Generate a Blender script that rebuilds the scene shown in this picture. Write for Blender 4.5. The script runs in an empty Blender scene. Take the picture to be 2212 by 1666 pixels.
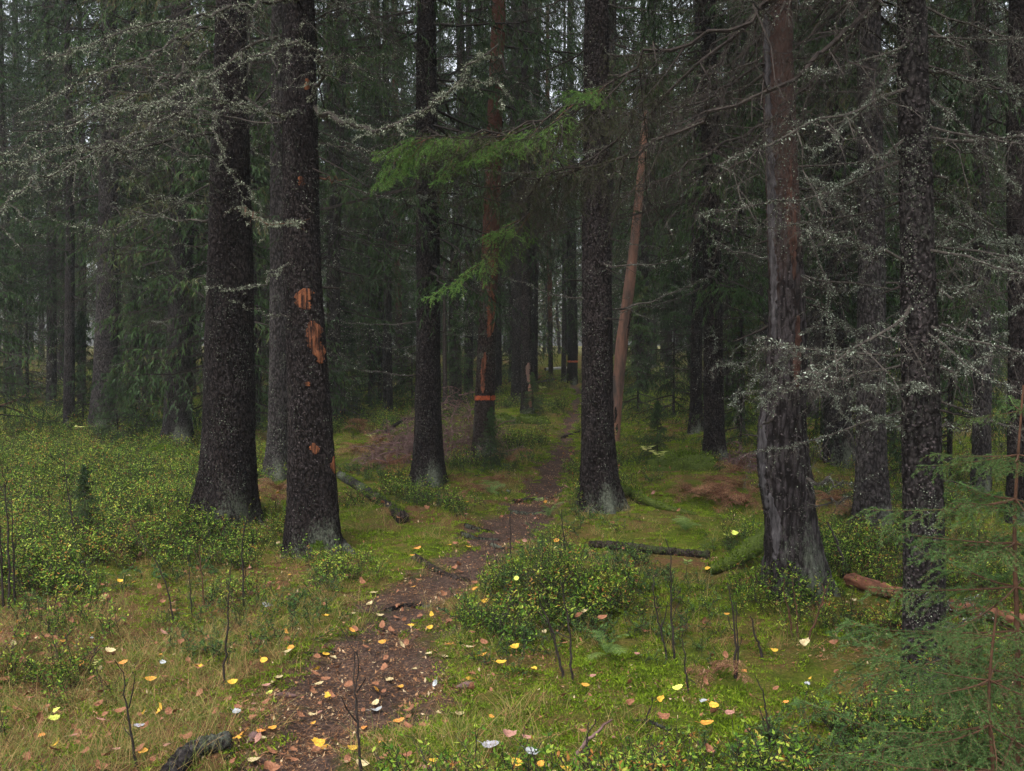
import bpy, math, random
import numpy as np
from mathutils import Matrix, Vector, Euler

# ------------------------------------------------------------------ camera, world, sun, exposure
SC = bpy.context.scene
COL = SC.collection
CAM_H, PITCH, FPX, CX, CY = 1.55, math.radians(2.344), 2150.0, 1106.0, 833.0
cam_d = bpy.data.cameras.new('camera')
cam_d.sensor_width = 36.0
cam_d.lens = 36.0 * FPX / 2212.0
cam_d.clip_start, cam_d.clip_end = 0.05, 900.0
cam = bpy.data.objects.new('camera', cam_d)
COL.objects.link(cam)
cam.location = (0, 0, CAM_H)
cam.rotation_euler = (math.pi / 2 - PITCH, 0, 0)
SC.camera = cam

SUN_EL, SUN_AZ = math.radians(62), math.radians(205)
world = bpy.data.worlds.new('World')
SC.world = world
world.use_nodes = True
wn, wl = world.node_tree.nodes, world.node_tree.links
wn.clear()
sky = wn.new('ShaderNodeTexSky'); sky.sky_type = 'NISHITA'; sky.sun_disc = False
sky.sun_elevation = SUN_EL; sky.sun_rotation = SUN_AZ
sky.air_density = 1.0; sky.dust_density = 4.0; sky.ozone_density = 1.0
hsv = wn.new('ShaderNodeHueSaturation'); hsv.inputs['Saturation'].default_value = 0.3; hsv.inputs['Value'].default_value = 1.0
bg = wn.new('ShaderNodeBackground'); bg.inputs['Strength'].default_value = 0.15
wo = wn.new('ShaderNodeOutputWorld')
wl.new(sky.outputs[0], hsv.inputs['Color']); wl.new(hsv.outputs[0], bg.inputs['Color']); wl.new(bg.outputs[0], wo.inputs['Surface'])

sun_d = bpy.data.lights.new('sun', 'SUN')
sun_d.energy = 1.2; sun_d.angle = math.radians(25); sun_d.color = (1.0, 0.96, 0.90)
sun = bpy.data.objects.new('sun', sun_d); COL.objects.link(sun)
sun.rotation_euler = (math.pi / 2 - SUN_EL, 0, math.pi - SUN_AZ + 0.0)
sun.location = (0, 0, 40)

SC.view_settings.view_transform = 'Standard'
SC.view_settings.look = 'None'
SC.view_settings.gamma = 1.0
SC.view_settings.exposure = 1.42
SC.render.engine = 'CYCLES'
SC.cycles.max_bounces = 6; SC.cycles.diffuse_bounces = 3; SC.cycles.glossy_bounces = 2
SC.cycles.transmission_bounces = 2; SC.cycles.volume_bounces = 1
SC.cycles.use_denoising = True
SC.cycles.sample_clamp_indirect = 4.0
SC.cycles.caustics_reflective = False; SC.cycles.caustics_refractive = False

RNG = np.random.default_rng(7)
PI = math.pi

# ------------------------------------------------------------------ noise, terrain height, pixels to places
def _hash(ix, iy, iz, seed):
    h = (ix.astype(np.int64) * 374761393 + iy.astype(np.int64) * 668265263 + iz.astype(np.int64) * 2147483647 + seed * 974634777) & 0xFFFFFFFF
    h = ((h ^ (h >> 13)) * 1274126177) & 0xFFFFFFFF
    h = ((h ^ (h >> 16)) * 2246822519) & 0xFFFFFFFF
    return ((h ^ (h >> 15)) & 0xFFFFFF) / float(0xFFFFFF)

def noise3(x, y, z, seed=0):
    fx, fy, fz = np.floor(x), np.floor(y), np.floor(z)
    tx, ty, tz = x - fx, y - fy, z - fz
    tx, ty, tz = tx * tx * (3 - 2 * tx), ty * ty * (3 - 2 * ty), tz * tz * (3 - 2 * tz)
    r = 0
    for a in (0, 1):
        for b in (0, 1):
            for c in (0, 1):
                w = (tx if a else 1 - tx) * (ty if b else 1 - ty) * (tz if c else 1 - tz)
                r = r + w * _hash(fx + a, fy + b, fz + c, seed)
    return r * 2 - 1

def noise2(x, y, seed=0):
    return noise3(x, y, np.zeros_like(x), seed)

def ray(px, py):
    dx, dy, dz = (px - CX) / FPX, 1.0, -(py - CY) / FPX
    c, s = math.cos(PITCH), math.sin(PITCH)
    return np.array([dx, dy * c + dz * s, -dy * s + dz * c])

def flat(px, py):
    r = ray(px, py)
    t = -CAM_H / min(r[2], -1e-4)
    return r * t + np.array([0, 0, CAM_H])

def sstep(a, b, x):
    t = np.clip((x - a) / (b - a), 0, 1)
    return t * t * (3 - 2 * t)

PATH_PX = [(480, 1900, 280), (560, 1700, 230), (640, 1600, 200), (728, 1500, 180), (785, 1420, 150), (850, 1350, 125), (900, 1290, 110),
           (960, 1235, 95), (1040, 1185, 75), (1100, 1140, 72), (1145, 1095, 55), (1172, 1050, 46), (1196, 1000, 38),
           (1217, 950, 28), (1238, 900, 18), (1250, 865, 13), (1246, 845, 9), (1225, 830, 7), (1215, 815, 5)]
_pp = [flat(a, b) for a, b, c in PATH_PX]
PATH = np.array([[p[0], p[1]] for p in _pp])
PATH_W = np.array([c * p[1] / FPX for (a, b, c), p in zip(PATH_PX, _pp)])

def path_mask(x, y):
    best = np.full(x.shape, -9.0)
    for i in range(len(PATH) - 1):
        a, b = PATH[i], PATH[i + 1]
        d = b - a
        t = np.clip(((x - a[0]) * d[0] + (y - a[1]) * d[1]) / (d @ d), 0, 1)
        dist = np.hypot(x - a[0] - t * d[0], y - a[1] - t * d[1])
        w = PATH_W[i] * (1 - t) + PATH_W[i + 1] * t
        best = np.maximum(best, 1 - dist / w)
    n = noise2(x * 2.1, y * 2.1, 5) * 0.42 + noise2(x * 8, y * 8, 6) * 0.30
    return np.clip(0.5 + (best + n) * 1.0, 0, 1)        # 1 = trodden, 0 = off the path

MOUNDS = []                                              # x, y, radius, height
for px, py, r, h in ((1265, 1300, 0.50, 0.19), (850, 1140, 0.6, 0.09), (1720, 1290, 0.55, 0.13), (490, 1130, 0.9, 0.12),
                     (1290, 1110, 0.8, 0.10), (1590, 1330, 0.8, 0.08), (1110, 905, 0.9, 0.20), (1140, 890, 0.7, 0.15),
                     (1540, 1010, 1.0, 0.16), (1850, 1250, 0.8, 0.05), (250, 1200, 1.1, 0.10), (1600, 1060, 1.4, 0.10)):
    p = flat(px, py); MOUNDS.append((p[0], p[1] + r * 0.2, r, h))

def _hraw(x, y):
    d = np.hypot(x, y)
    z = 0.22 * noise2(x * 0.11 + 3.3, y * 0.11, 1) * sstep(8, 30, d)
    z = z + 0.06 * noise2(x * 0.55, y * 0.55, 2) + 0.045 * noise2(x * 1.7, y * 1.7, 3)
    z = z + 0.018 * noise2(x * 4.2, y * 4.2, 4) + 0.006 * noise2(x * 13, y * 13, 8)
    for mx, my, r, h in MOUNDS:
        z = z + h * np.exp(-((x - mx) ** 2 + (y - my) ** 2) / (r * r) * 1.5)
    z = z - 0.07 * path_mask(x, y)
    z = z + 0.9 * sstep(24, 60, d)                       # the ground rises a little under the far trees
    return z

_H0 = float(_hraw(np.array([0.0]), np.array([0.0]))[0])
def hgt(x, y):
    x = np.asarray(x, float); y = np.asarray(y, float)
    return _hraw(np.atleast_1d(x), np.atleast_1d(y)) - 0.02

def ground_at(px, py):
    r = ray(px, py)
    z = 0.0
    for _ in range(12):
        t = (z - CAM_H) / min(r[2], -0.012)
        p = r * t
        z = 0.5 * z + 0.5 * float(hgt(p[0], p[1])[0])
    return np.array([p[0], p[1], float(hgt(p[0], p[1])[0])])

def at(px, py, depth):
    r = ray(px, py)
    return r * (depth / r[1]) + np.array([0, 0, CAM_H])

def project(x, y, z):
    c, s = math.cos(PITCH), math.sin(PITCH)
    zz = z - CAM_H
    dep = y * c - zz * s
    up = y * s + zz * c
    dep = np.maximum(dep, 0.01)
    return CX + FPX * x / dep, CY - FPX * up / dep

# ------------------------------------------------------------------ materials
def nodes_of(name):
    m = bpy.data.materials.new(name); m.use_nodes = True
    nt = m.node_tree; nt.nodes.clear()
    out = nt.nodes.new('ShaderNodeOutputMaterial')
    b = nt.nodes.new('ShaderNodeBsdfPrincipled')
    nt.links.new(b.outputs[0], out.inputs[0])
    return m, nt, b, out

def N(nt, typ, **kw):
    n = nt.nodes.new(typ)
    for k, v in kw.items():
        if k in n.inputs: n.inputs[k].default_value = v
        else: setattr(n, k, v)
    return n

def ramp(nt, fac, stops):
    r = nt.nodes.new('ShaderNodeValToRGB')
    e = r.color_ramp.elements
    while len(e) > 1: e.remove(e[-1])
    e[0].position = stops[0][0]; e[0].color = (*stops[0][1], 1)
    for p, c in stops[1:]:
        k = e.new(p); k.color = (*c, 1)
    nt.links.new(fac, r.inputs[0])
    return r.outputs[0]

def g(v): return (v, v, v)

def mixc(nt, fac, a, b, mode='MIX'):
    m = nt.nodes.new('ShaderNodeMix'); m.data_type = 'RGBA'; m.blend_type = mode
    for s, v in ((m.inputs[0], fac), (m.inputs[6], a), (m.inputs[7], b)):
        if hasattr(v, 'links') or isinstance(v, bpy.types.NodeSocket): nt.links.new(v, s)
        elif isinstance(v, (int, float)): s.default_value = v
        else: s.default_value = (*v, 1)
    return m.outputs[2]

def mth(nt, op, a, b=None, c=None):
    m = nt.nodes.new('ShaderNodeMath'); m.operation = op
    for i, v in enumerate((a, b, c)):
        if v is None: continue
        if isinstance(v, bpy.types.NodeSocket): nt.links.new(v, m.inputs[i])
        else: m.inputs[i].default_value = v
    return m.outputs[0]

def coords(nt, scale=(1, 1, 1), kind='Object'):
    t = nt.nodes.new('ShaderNodeTexCoord'); mp = nt.nodes.new('ShaderNodeMapping')
    mp.inputs['Scale'].default_value = scale
    nt.links.new(t.outputs[kind], mp.inputs[0])
    return mp.outputs[0]

def noise_n(nt, vec, scale, detail=4, rough=0.6):
    n = N(nt, 'ShaderNodeTexNoise', Scale=scale, Detail=detail, Roughness=rough)
    nt.links.new(vec, n.inputs['Vector'])
    return n.outputs['Fac']

def leaf_mat(name, stops, rough=0.55, transl=0.25, vary=0.35, attr='tint'):
    """colour from the per-leaf value 'tint', some variation from plant to plant"""
    m, nt, b, out = nodes_of(name)
    a = N(nt, 'ShaderNodeAttribute', attribute_name=attr)
    oi = nt.nodes.new('ShaderNodeObjectInfo')
    f = mth(nt, 'ADD', a.outputs['Fac'], mth(nt, 'MULTIPLY', mth(nt, 'SUBTRACT', oi.outputs['Random'], 0.5), vary))
    col = ramp(nt, f, stops)
    nt.links.new(col, b.inputs['Base Color'])
    b.inputs['Roughness'].default_value = max(rough, .6)
    b.inputs['Specular IOR Level'].default_value = 0.12
    if transl > 0:
        t = nt.nodes.new('ShaderNodeBsdfTranslucent'); nt.links.new(col, t.inputs[0])
        mx = nt.nodes.new('ShaderNodeMixShader'); mx.inputs[0].default_value = transl
        nt.links.new(b.outputs[0], mx.inputs[1]); nt.links.new(t.outputs[0], mx.inputs[2]); nt.links.new(mx.outputs[0], out.inputs[0])
    return m

def bark_mat(name, dark, light, red=None, lichen=(0.21, 0.235, 0.175), low=0.75, high=0.15, zred=99.0, hfade=1.2, scale=38, strips=1.0):
    m, nt, b, out = nodes_of(name)
    v = coords(nt, (1, 1, 0.55 * strips))
    vo = N(nt, 'ShaderNodeTexVoronoi', feature='F1', Scale=scale * 1.5)
    warp = nt.nodes.new('ShaderNodeTexNoise'); warp.inputs['Scale'].default_value = 14; nt.links.new(v, warp.inputs['Vector'])
    va = nt.nodes.new('ShaderNodeVectorMath'); va.operation = 'MULTIPLY_ADD'
    nt.links.new(warp.outputs['Color'], va.inputs[0]); va.inputs[1].default_value = (0.06, 0.06, 0.06); nt.links.new(v, va.inputs[2])
    nt.links.new(va.outputs[0], vo.inputs['Vector'])
    fine = noise_n(nt, v, 110, 6, 0.8)
    big = noise_n(nt, v, 5.0, 4, 0.6)
    cell = vo.outputs['Distance']
    f = mth(nt, 'ADD', mth(nt, 'MULTIPLY', fine, 0.6), mth(nt, 'MULTIPLY', big, 0.5))
    col = ramp(nt, f, [(0.40, dark), (0.55, tuple(0.62 * a + .38 * c for a, c in zip(dark, light))), (0.70, light), (0.8, tuple(1.5 * c for c in light))])
    col = mixc(nt, ramp(nt, cell, [(0.30, g(0)), (0.65, g(0.8))]), col, tuple(c * 0.35 for c in dark))
    tc = nt.nodes.new('ShaderNodeTexCoord'); sp = nt.nodes.new('ShaderNodeSeparateXYZ'); nt.links.new(tc.outputs['Object'], sp.inputs[0])
    z = sp.outputs[2]
    if red is not None:
        zz = mth(nt, 'ADD', z, mth(nt, 'MULTIPLY', mth(nt, 'SUBTRACT', noise_n(nt, coords(nt, (1, 1, 0.3)), 7, 5, 0.7), 0.5), 3.0))
        fr = ramp(nt, mth(nt, 'DIVIDE', mth(nt, 'SUBTRACT', zz, zred), 1.0), [(0.0, g(0)), (0.5, g(1))])
        col = mixc(nt, fr, col, red)
    # lichen speckle: thicker near the foot
    ln = noise_n(nt, v, 60, 6, 0.8)
    l2 = noise_n(nt, v, 3.0, 3, 0.5)
    amt = mth(nt, 'ADD', mth(nt, 'MULTIPLY', mth(nt, 'POWER', 2.718, mth(nt, 'MULTIPLY', z, -1.0 / hfade)), low - high), high)
    thr = mth(nt, 'SUBTRACT', mth(nt, 'ADD', ln, mth(nt, 'MULTIPLY', mth(nt, 'SUBTRACT', l2, 0.5), 1.1)), mth(nt, 'SUBTRACT', 0.74, mth(nt, 'MULTIPLY', amt, 0.32)))
    lm = ramp(nt, thr, [(0.0, g(0)), (0.16, g(0.75))])
    lc = mixc(nt, fine, tuple(c * 0.35 for c in lichen), lichen)
    col = mixc(nt, lm, col, lc)
    nt.links.new(col, b.inputs['Base Color'])
    b.inputs['Roughness'].default_value = 0.95
    b.inputs['Specular IOR Level'].default_value = 0.06
    bp = N(nt, 'ShaderNodeBump', Strength=1.0, Distance=0.022)
    hh = mth(nt, 'SUBTRACT', mth(nt, 'ADD', fine, mth(nt, 'MULTIPLY', lm, 0.3)), mth(nt, 'MULTIPLY', cell, 1.2))
    nt.links.new(hh, bp.inputs['Height']); nt.links.new(bp.outputs[0], b.inputs['Normal'])
    return m

def plain_mat(name, c1, c2, scale=20, rough=0.8, stretch=(1, 1, 1), bump=0.3, lo=0.35, hi=0.65):
    m, nt, b, out = nodes_of(name)
    v = coords(nt, stretch)
    f = noise_n(nt, v, scale, 6, 0.65)
    col = ramp(nt, f, [(lo, c1), (hi, c2)])
    nt.links.new(col, b.inputs['Base Color']); b.inputs['Roughness'].default_value = rough
    b.inputs['Specular IOR Level'].default_value = 0.1
    bp = N(nt, 'ShaderNodeBump', Strength=bump, Distance=0.01)
    nt.links.new(f, bp.inputs['Height']); nt.links.new(bp.outputs[0], b.inputs['Normal'])
    return m

M = {}
M['bark'] = bark_mat('spruce bark', (0.010, 0.0075, 0.0075), (0.058, 0.046, 0.044), low=0.85, high=0.12, hfade=0.40)
M['bark_grey'] = bark_mat('grey spruce bark', (0.026, 0.022, 0.022), (0.105, 0.092, 0.09), low=0.75, high=0.28, hfade=0.5, scale=30)
M['bark_lichen'] = bark_mat('lichened spruce bark', (0.020, 0.016, 0.016), (0.07, 0.062, 0.06), low=0.8, high=0.22, hfade=1.0)
M['bark_flayed'] = bark_mat('flayed grey and red bark', (0.022, 0.017, 0.016), (0.11, 0.095, 0.10), red=(0.062, 0.038, 0.032), low=0.75, high=0.3, zred=1.9, hfade=0.5, scale=26, strips=0.5)
M['bark_pine'] = bark_mat('pine bark reddening upwards', (0.028, 0.019, 0.017), (0.08, 0.06, 0.053), red=(0.095, 0.044, 0.032), low=0.9, high=0.35, zred=2.2, hfade=0.9)
M['bark_far'] = bark_mat('far spruce bark', (0.022, 0.018, 0.017), (0.07, 0.06, 0.056), low=0.6, high=0.25, hfade=1.0, scale=25)
M['bare_wood'] = plain_mat('debarked wood', (0.055, 0.046, 0.042), (0.25, 0.125, 0.085), 5, 0.75, (1.5, 1.5, 0.3), 0.6)
M['scar'] = plain_mat('torn inner bark', (0.020, 0.011, 0.009), (0.24, 0.088, 0.040), 50, 0.9, (1, 1, 0.09), 1.0, 0.42, 0.62)
M['paint'] = plain_mat('orange forestry paint', (0.10, 0.03, 0.015), (0.42, 0.09, 0.035), 25, 0.6, (1, 1, 1), 0.6)
M['twig'] = plain_mat('dead twig bark', (0.020, 0.017, 0.015), (0.070, 0.060, 0.052), 30, 0.85)
M['twig_dark'] = plain_mat('dark twig bark', (0.013, 0.010, 0.009), (0.038, 0.030, 0.026), 30, 0.8)
M['twig_red'] = plain_mat('reddish young twig bark', (0.04, 0.022, 0.014), (0.10, 0.05, 0.03), 30, 0.7)
M['twig_brush'] = plain_mat('brown brush twigs', (0.06, 0.034, 0.032), (0.20, 0.125, 0.115), 12, 0.8)
M['lichen'] = leaf_mat('grey green lichen', [(0.0, (0.07, 0.078, 0.055)), (0.5, (0.20, 0.22, 0.155)), (1.0, (0.42, 0.45, 0.35))], 0.9, 0.1, 0.1)
M['lichen_mid'] = leaf_mat('pale lichen', [(0.0, (0.06, 0.068, 0.05)), (0.6, (0.17, 0.19, 0.145)), (1.0, (0.36, 0.40, 0.33))], 0.9, 0.1, 0.2)
M['lichen_dim'] = leaf_mat('dim lichen', [(0.0, (0.05, 0.055, 0.038)), (0.6, (0.12, 0.13, 0.09)), (1.0, (0.28, 0.30, 0.22))], 0.9, 0.1, 0.2)
M['lichen_bark'] = leaf_mat('bark lichen', [(0.0, (0.04, 0.044, 0.034)), (0.6, (0.095, 0.105, 0.08)), (1.0, (0.24, 0.26, 0.20))], 0.9, 0.0, 0.1)
M['flake'] = plain_mat('bark scales', (0.018, 0.014, 0.014), (0.085, 0.070, 0.070), 60, 0.85)
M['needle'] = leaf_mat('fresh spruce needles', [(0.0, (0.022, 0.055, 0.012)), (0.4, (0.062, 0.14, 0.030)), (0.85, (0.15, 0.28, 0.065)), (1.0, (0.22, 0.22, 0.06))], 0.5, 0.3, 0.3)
M['needle_mid'] = leaf_mat('darker spruce needles', [(0.0, (0.018, 0.042, 0.012)), (0.4, (0.045, 0.095, 0.027)), (0.85, (0.10, 0.18, 0.052)), (1.0, (0.16, 0.14, 0.05))], 0.5, 0.25, 0.3)  # sapling needles: a darker green ramp than the fresh ones
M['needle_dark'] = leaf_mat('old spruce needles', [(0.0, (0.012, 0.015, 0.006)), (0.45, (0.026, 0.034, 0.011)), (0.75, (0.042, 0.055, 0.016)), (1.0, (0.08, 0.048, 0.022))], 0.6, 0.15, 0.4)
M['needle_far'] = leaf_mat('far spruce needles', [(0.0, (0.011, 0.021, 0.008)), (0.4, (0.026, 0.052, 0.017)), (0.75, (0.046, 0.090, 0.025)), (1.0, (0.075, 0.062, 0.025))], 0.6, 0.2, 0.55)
M['bilberry'] = leaf_mat('bilberry leaves', [(0.0, (0.022, 0.050, 0.007)), (0.3, (0.045, 0.11, 0.010)), (0.6, (0.12, 0.22, 0.02)), (0.88, (0.34, 0.40, 0.06)), (1.0, (0.28, 0.12, 0.03))], 0.5, 0.35, 0.45)
M['lingon'] = leaf_mat('dark lingonberry leaves', [(0.0, (0.018, 0.040, 0.012)), (0.6, (0.045, 0.095, 0.022)), (1.0, (0.10, 0.16, 0.035))], 0.35, 0.2, 0.3)
M['moss'] = leaf_mat('moss', [(0.0, (0.034, 0.052, 0.005)), (0.5, (0.092, 0.155, 0.008)), (1.0, (0.20, 0.28, 0.018))], 0.8, 0.3, 0.7)
M['grass'] = leaf_mat('autumn grass', [(0.0, (0.065, 0.11, 0.02)), (0.35, (0.15, 0.19, 0.04)), (0.65, (0.34, 0.27, 0.10)), (1.0, (0.36, 0.19, 0.09))], 0.6, 0.35, 0.5)
M['litter'] = leaf_mat('brown litter', [(0.0, (0.045, 0.023, 0.013)), (0.5, (0.13, 0.06, 0.028)), (0.85, (0.26, 0.13, 0.06)), (1.0, (0.40, 0.30, 0.18))], 0.75, 0.1, 0.4)
M['fern_brown'] = leaf_mat('withered fern', [(0.0, (0.06, 0.025, 0.013)), (0.5, (0.14, 0.062, 0.036)), (1.0, (0.26, 0.15, 0.085))], 0.7, 0.25, 0.4)
M['fern_green'] = leaf_mat('green fern', [(0.0, (0.05, 0.10, 0.03)), (0.6, (0.11, 0.19, 0.05)), (1.0, (0.22, 0.27, 0.09))], 0.6, 0.3, 0.4)
M['paleleaf'] = leaf_mat('pale yellow leaves', [(0.0, (0.20, 0.26, 0.07)), (0.6, (0.38, 0.40, 0.12)), (1.0, (0.5, 0.46, 0.2))], 0.5, 0.35, 0.3)
def fallen(name, c1, c2):
    m = plain_mat(name, c1, c2, 3.5, 0.5, (1, 1, 1), 0.3); return m
LEAFM = {
    'yellow': fallen('yellow leaf', (0.30, 0.17, 0.025), (0.58, 0.36, 0.045)),
    'gold': fallen('golden leaf', (0.26, 0.12, 0.025), (0.50, 0.26, 0.045)),
    'orange': fallen('orange leaf', (0.40, 0.14, 0.03), (0.60, 0.27, 0.07)),
    'cream': fallen('cream leaf', (0.24, 0.18, 0.09), (0.48, 0.40, 0.22)),
    'pink': fallen('pink brown leaf', (0.16, 0.08, 0.06), (0.32, 0.17, 0.13)),
    'brown': fallen('brown leaf', (0.13, 0.055, 0.03), (0.24, 0.11, 0.06)),
    'grey': fallen('grey leaf', (0.16, 0.15, 0.17), (0.34, 0.34, 0.38)),
    'silver': fallen('silvery leaf', (0.17, 0.18, 0.19), (0.36, 0.38, 0.38)),
    'lime': fallen('yellow green leaf', (0.36, 0.42, 0.06), (0.52, 0.56, 0.12)),
}
M['moss_solid'] = plain_mat('moss crust', (0.022, 0.034, 0.008), (0.075, 0.10, 0.018), 60, 0.95, (1, 1, 1), 1.0)
M['dead_log'] = bark_mat('fallen log bark', (0.028, 0.020, 0.017), (0.10, 0.078, 0.068), lichen=(0.10, 0.14, 0.05), low=0.55, high=0.35, hfade=3, scale=30)
M['red_log'] = plain_mat('decayed red wood', (0.04, 0.019, 0.013), (0.20, 0.085, 0.05), 14, 0.8, (1, 1, 1), 0.8)
M['birch'] = plain_mat('white birch bark', (0.35, 0.34, 0.32), (0.62, 0.62, 0.6), 8, 0.7)

def ground_material():
    m, nt, b, out = nodes_of('forest floor')
    v = coords(nt)
    big = noise_n(nt, v, 0.8, 5, 0.6); mid = noise_n(nt, v, 6, 6, 0.7); fine = noise_n(nt, v, 60, 6, 0.75)
    pa = N(nt, 'ShaderNodeAttribute', attribute_name='path'); dr = N(nt, 'ShaderNodeAttribute', attribute_name='dry')
    moss = ramp(nt, mth(nt, 'ADD', mth(nt, 'MULTIPLY', fine, 0.6), mth(nt, 'MULTIPLY', mid, 0.4)), [(0.33, (0.020, 0.026, 0.004)), (0.52, (0.065, 0.088, 0.008)), (0.70, (0.14, 0.165, 0.018))])
    lit = ramp(nt, fine, [(0.3, (0.030, 0.017, 0.009)), (0.55, (0.115, 0.060, 0.027)), (0.75, (0.27, 0.17, 0.075))])
    mm = ramp(nt, mth(nt, 'ADD', mth(nt, 'MULTIPLY', big, 0.6), mth(nt, 'ADD', mth(nt, 'MULTIPLY', mid, 0.4), mth(nt, 'MULTIPLY', dr.outputs['Fac'], 0.12))), [(0.44, g(0)), (0.60, g(1))])
    col = mixc(nt, mm, moss, lit)
    soil = ramp(nt, mth(nt, 'ADD', mth(nt, 'MULTIPLY', fine, 0.7), mth(nt, 'MULTIPLY', mid, 0.3)), [(0.34, (0.012, 0.009, 0.008)), (0.5, (0.045, 0.030, 0.025)), (0.66, (0.16, 0.098, 0.070)), (0.8, (0.30, 0.21, 0.15))])
    pm = ramp(nt, mth(nt, 'ADD', pa.outputs['Fac'], mth(nt, 'MULTIPLY', mth(nt, 'SUBTRACT', mid, 0.5), 1.7)), [(0.35, g(0)), (0.85, g(1))])
    col = mixc(nt, pm, col, soil)
    nt.links.new(col, b.inputs['Base Color']); b.inputs['Roughness'].default_value = 0.95; b.inputs['Specular IOR Level'].default_value = 0.08
    bp = N(nt, 'ShaderNodeBump', Strength=1.0, Distance=0.02); nt.links.new(mth(nt, 'ADD', fine, mid), bp.inputs['Height']); nt.links.new(bp.outputs[0], b.inputs['Normal'])
    return m
M['ground'] = ground_material()

# ------------------------------------------------------------------ mesh building
class Buf:
    def __init__(s): s.v = []; s.f3 = []; s.f4 = []; s.m3 = []; s.m4 = []; s.t = []; s.n = 0
    def add(s, v, f3=None, f4=None, mat=0, tint=0.5):
        v = np.asarray(v, np.float32).reshape(-1, 3)
        if f3 is not None and len(f3): s.f3.append(np.asarray(f3) + s.n); s.m3.append(np.full(len(f3), mat))
        if f4 is not None and len(f4): s.f4.append(np.asarray(f4) + s.n); s.m4.append(np.full(len(f4), mat))
        s.v.append(v); s.t.append(np.broadcast_to(np.asarray(tint, np.float32), (len(v),)).copy()); s.n += len(v)
    def mesh(s, name, mats, smooth=False):
        me = bpy.data.meshes.new(name)
        if s.n == 0: return me
        v = np.concatenate(s.v); t = np.concatenate(s.t)
        f3 = np.concatenate(s.f3) if s.f3 else np.zeros((0, 3), int)
        f4 = np.concatenate(s.f4) if s.f4 else np.zeros((0, 4), int)
        mi = np.concatenate([np.concatenate(s.m3) if s.m3 else np.zeros(0, int), np.concatenate(s.m4) if s.m4 else np.zeros(0, int)])
        me.vertices.add(len(v)); me.vertices.foreach_set('co', v.ravel())
        loops = np.concatenate([f3.ravel(), f4.ravel()]).astype(np.int32)
        me.loops.add(len(loops)); me.loops.foreach_set('vertex_index', loops)
        st = np.concatenate([np.arange(len(f3)) * 3, len(f3) * 3 + np.arange(len(f4)) * 4]).astype(np.int32)
        me.polygons.add(len(st)); me.polygons.foreach_set('loop_start', st)
        me.polygons.foreach_set('material_index', mi.astype(np.int32))
        me.polygons.foreach_set('use_smooth', np.full(len(st), smooth))
        me.update(calc_edges=True)
        a = me.attributes.new('tint', 'FLOAT', 'POINT'); a.data.foreach_set('value', t)
        for m in mats: me.materials.append(M[m] if isinstance(m, str) else m)
        return me

def norm(a): return a / np.maximum(np.linalg.norm(a, axis=-1, keepdims=True), 1e-9)

def tubes(buf, P, R, s=4, mat=0, tint=0.5):
    """P (N,k,3) centre lines, R (N,k) radii"""
    P = np.asarray(P, float); R = np.asarray(R, float)
    n, k, _ = P.shape
    if n == 0: return
    T = norm(np.gradient(P, axis=1))
    mt = norm(T.mean(axis=1))
    ref = np.where(np.abs(mt[:, 2:3]) > 0.8, np.array([[1.0, 0, 0]]), np.array([[0, 0, 1.0]]))
    U = norm(np.cross(T, ref[:, None, :])); V = np.cross(T, U)
    a = np.arange(s) * 2 * PI / s
    vv = P[:, :, None, :] + R[:, :, None, None] * (np.cos(a)[None, None, :, None] * U[:, :, None, :] + np.sin(a)[None, None, :, None] * V[:, :, None, :])
    i = np.arange(n)[:, None, None]; j = np.arange(k - 1)[None, :, None]; q = np.arange(s)[None, None, :]
    b = i * k * s
    f = np.stack([b + j * s + q, b + j * s + (q + 1) % s, b + (j + 1) * s + (q + 1) % s, b + (j + 1) * s + q], -1).reshape(-1, 4)
    t = np.broadcast_to(np.asarray(tint, float).reshape(-1, 1, 1) if np.ndim(tint) else np.full((1, 1, 1), tint), (n, k, s)).ravel()
    buf.add(vv, f4=f, mat=mat, tint=t)

def tris(buf, A, D, W, mat=0, tint=0.5):
    """thin triangles: base centre A, tip A+D, half width vector W"""
    n = len(A)
    if n == 0: return
    v = np.stack([A - W, A + W, A + D], 1)
    buf.add(v, f3=np.arange(n * 3).reshape(-1, 3), mat=mat, tint=np.repeat(np.broadcast_to(tint, (n,)), 3))

def diamonds(buf, A, D, W, mat=0, tint=0.5, bend=0.0):
    n = len(A)
    if n == 0: return
    up = norm(np.cross(D, W)) * np.linalg.norm(W, axis=-1, keepdims=True) * bend
    v = np.stack([A, A + D * 0.45 - W + up, A + D, A + D * 0.45 + W + up], 1)
    b = np.arange(n)[:, None] * 4
    buf.add(v, f3=np.concatenate([b + [[0, 1, 2]], b + [[0, 2, 3]]]), mat=mat, tint=np.repeat(np.broadcast_to(tint, (n,)), 4))

def rdir(rng, n): return norm(rng.normal(size=(n, 3)))

def sample_path(P, t):
    """P (N,k,3), t (N,) -> points and tangents"""
    k = P.shape[1]
    u = np.clip(t, 0, 0.9999) * (k - 1); i = u.astype(int); fr = (u - i)[:, None]
    ar = np.arange(len(P))
    a, b = P[ar, i], P[ar, i + 1]
    return a * (1 - fr) + b * fr, norm(b - a)

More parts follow.
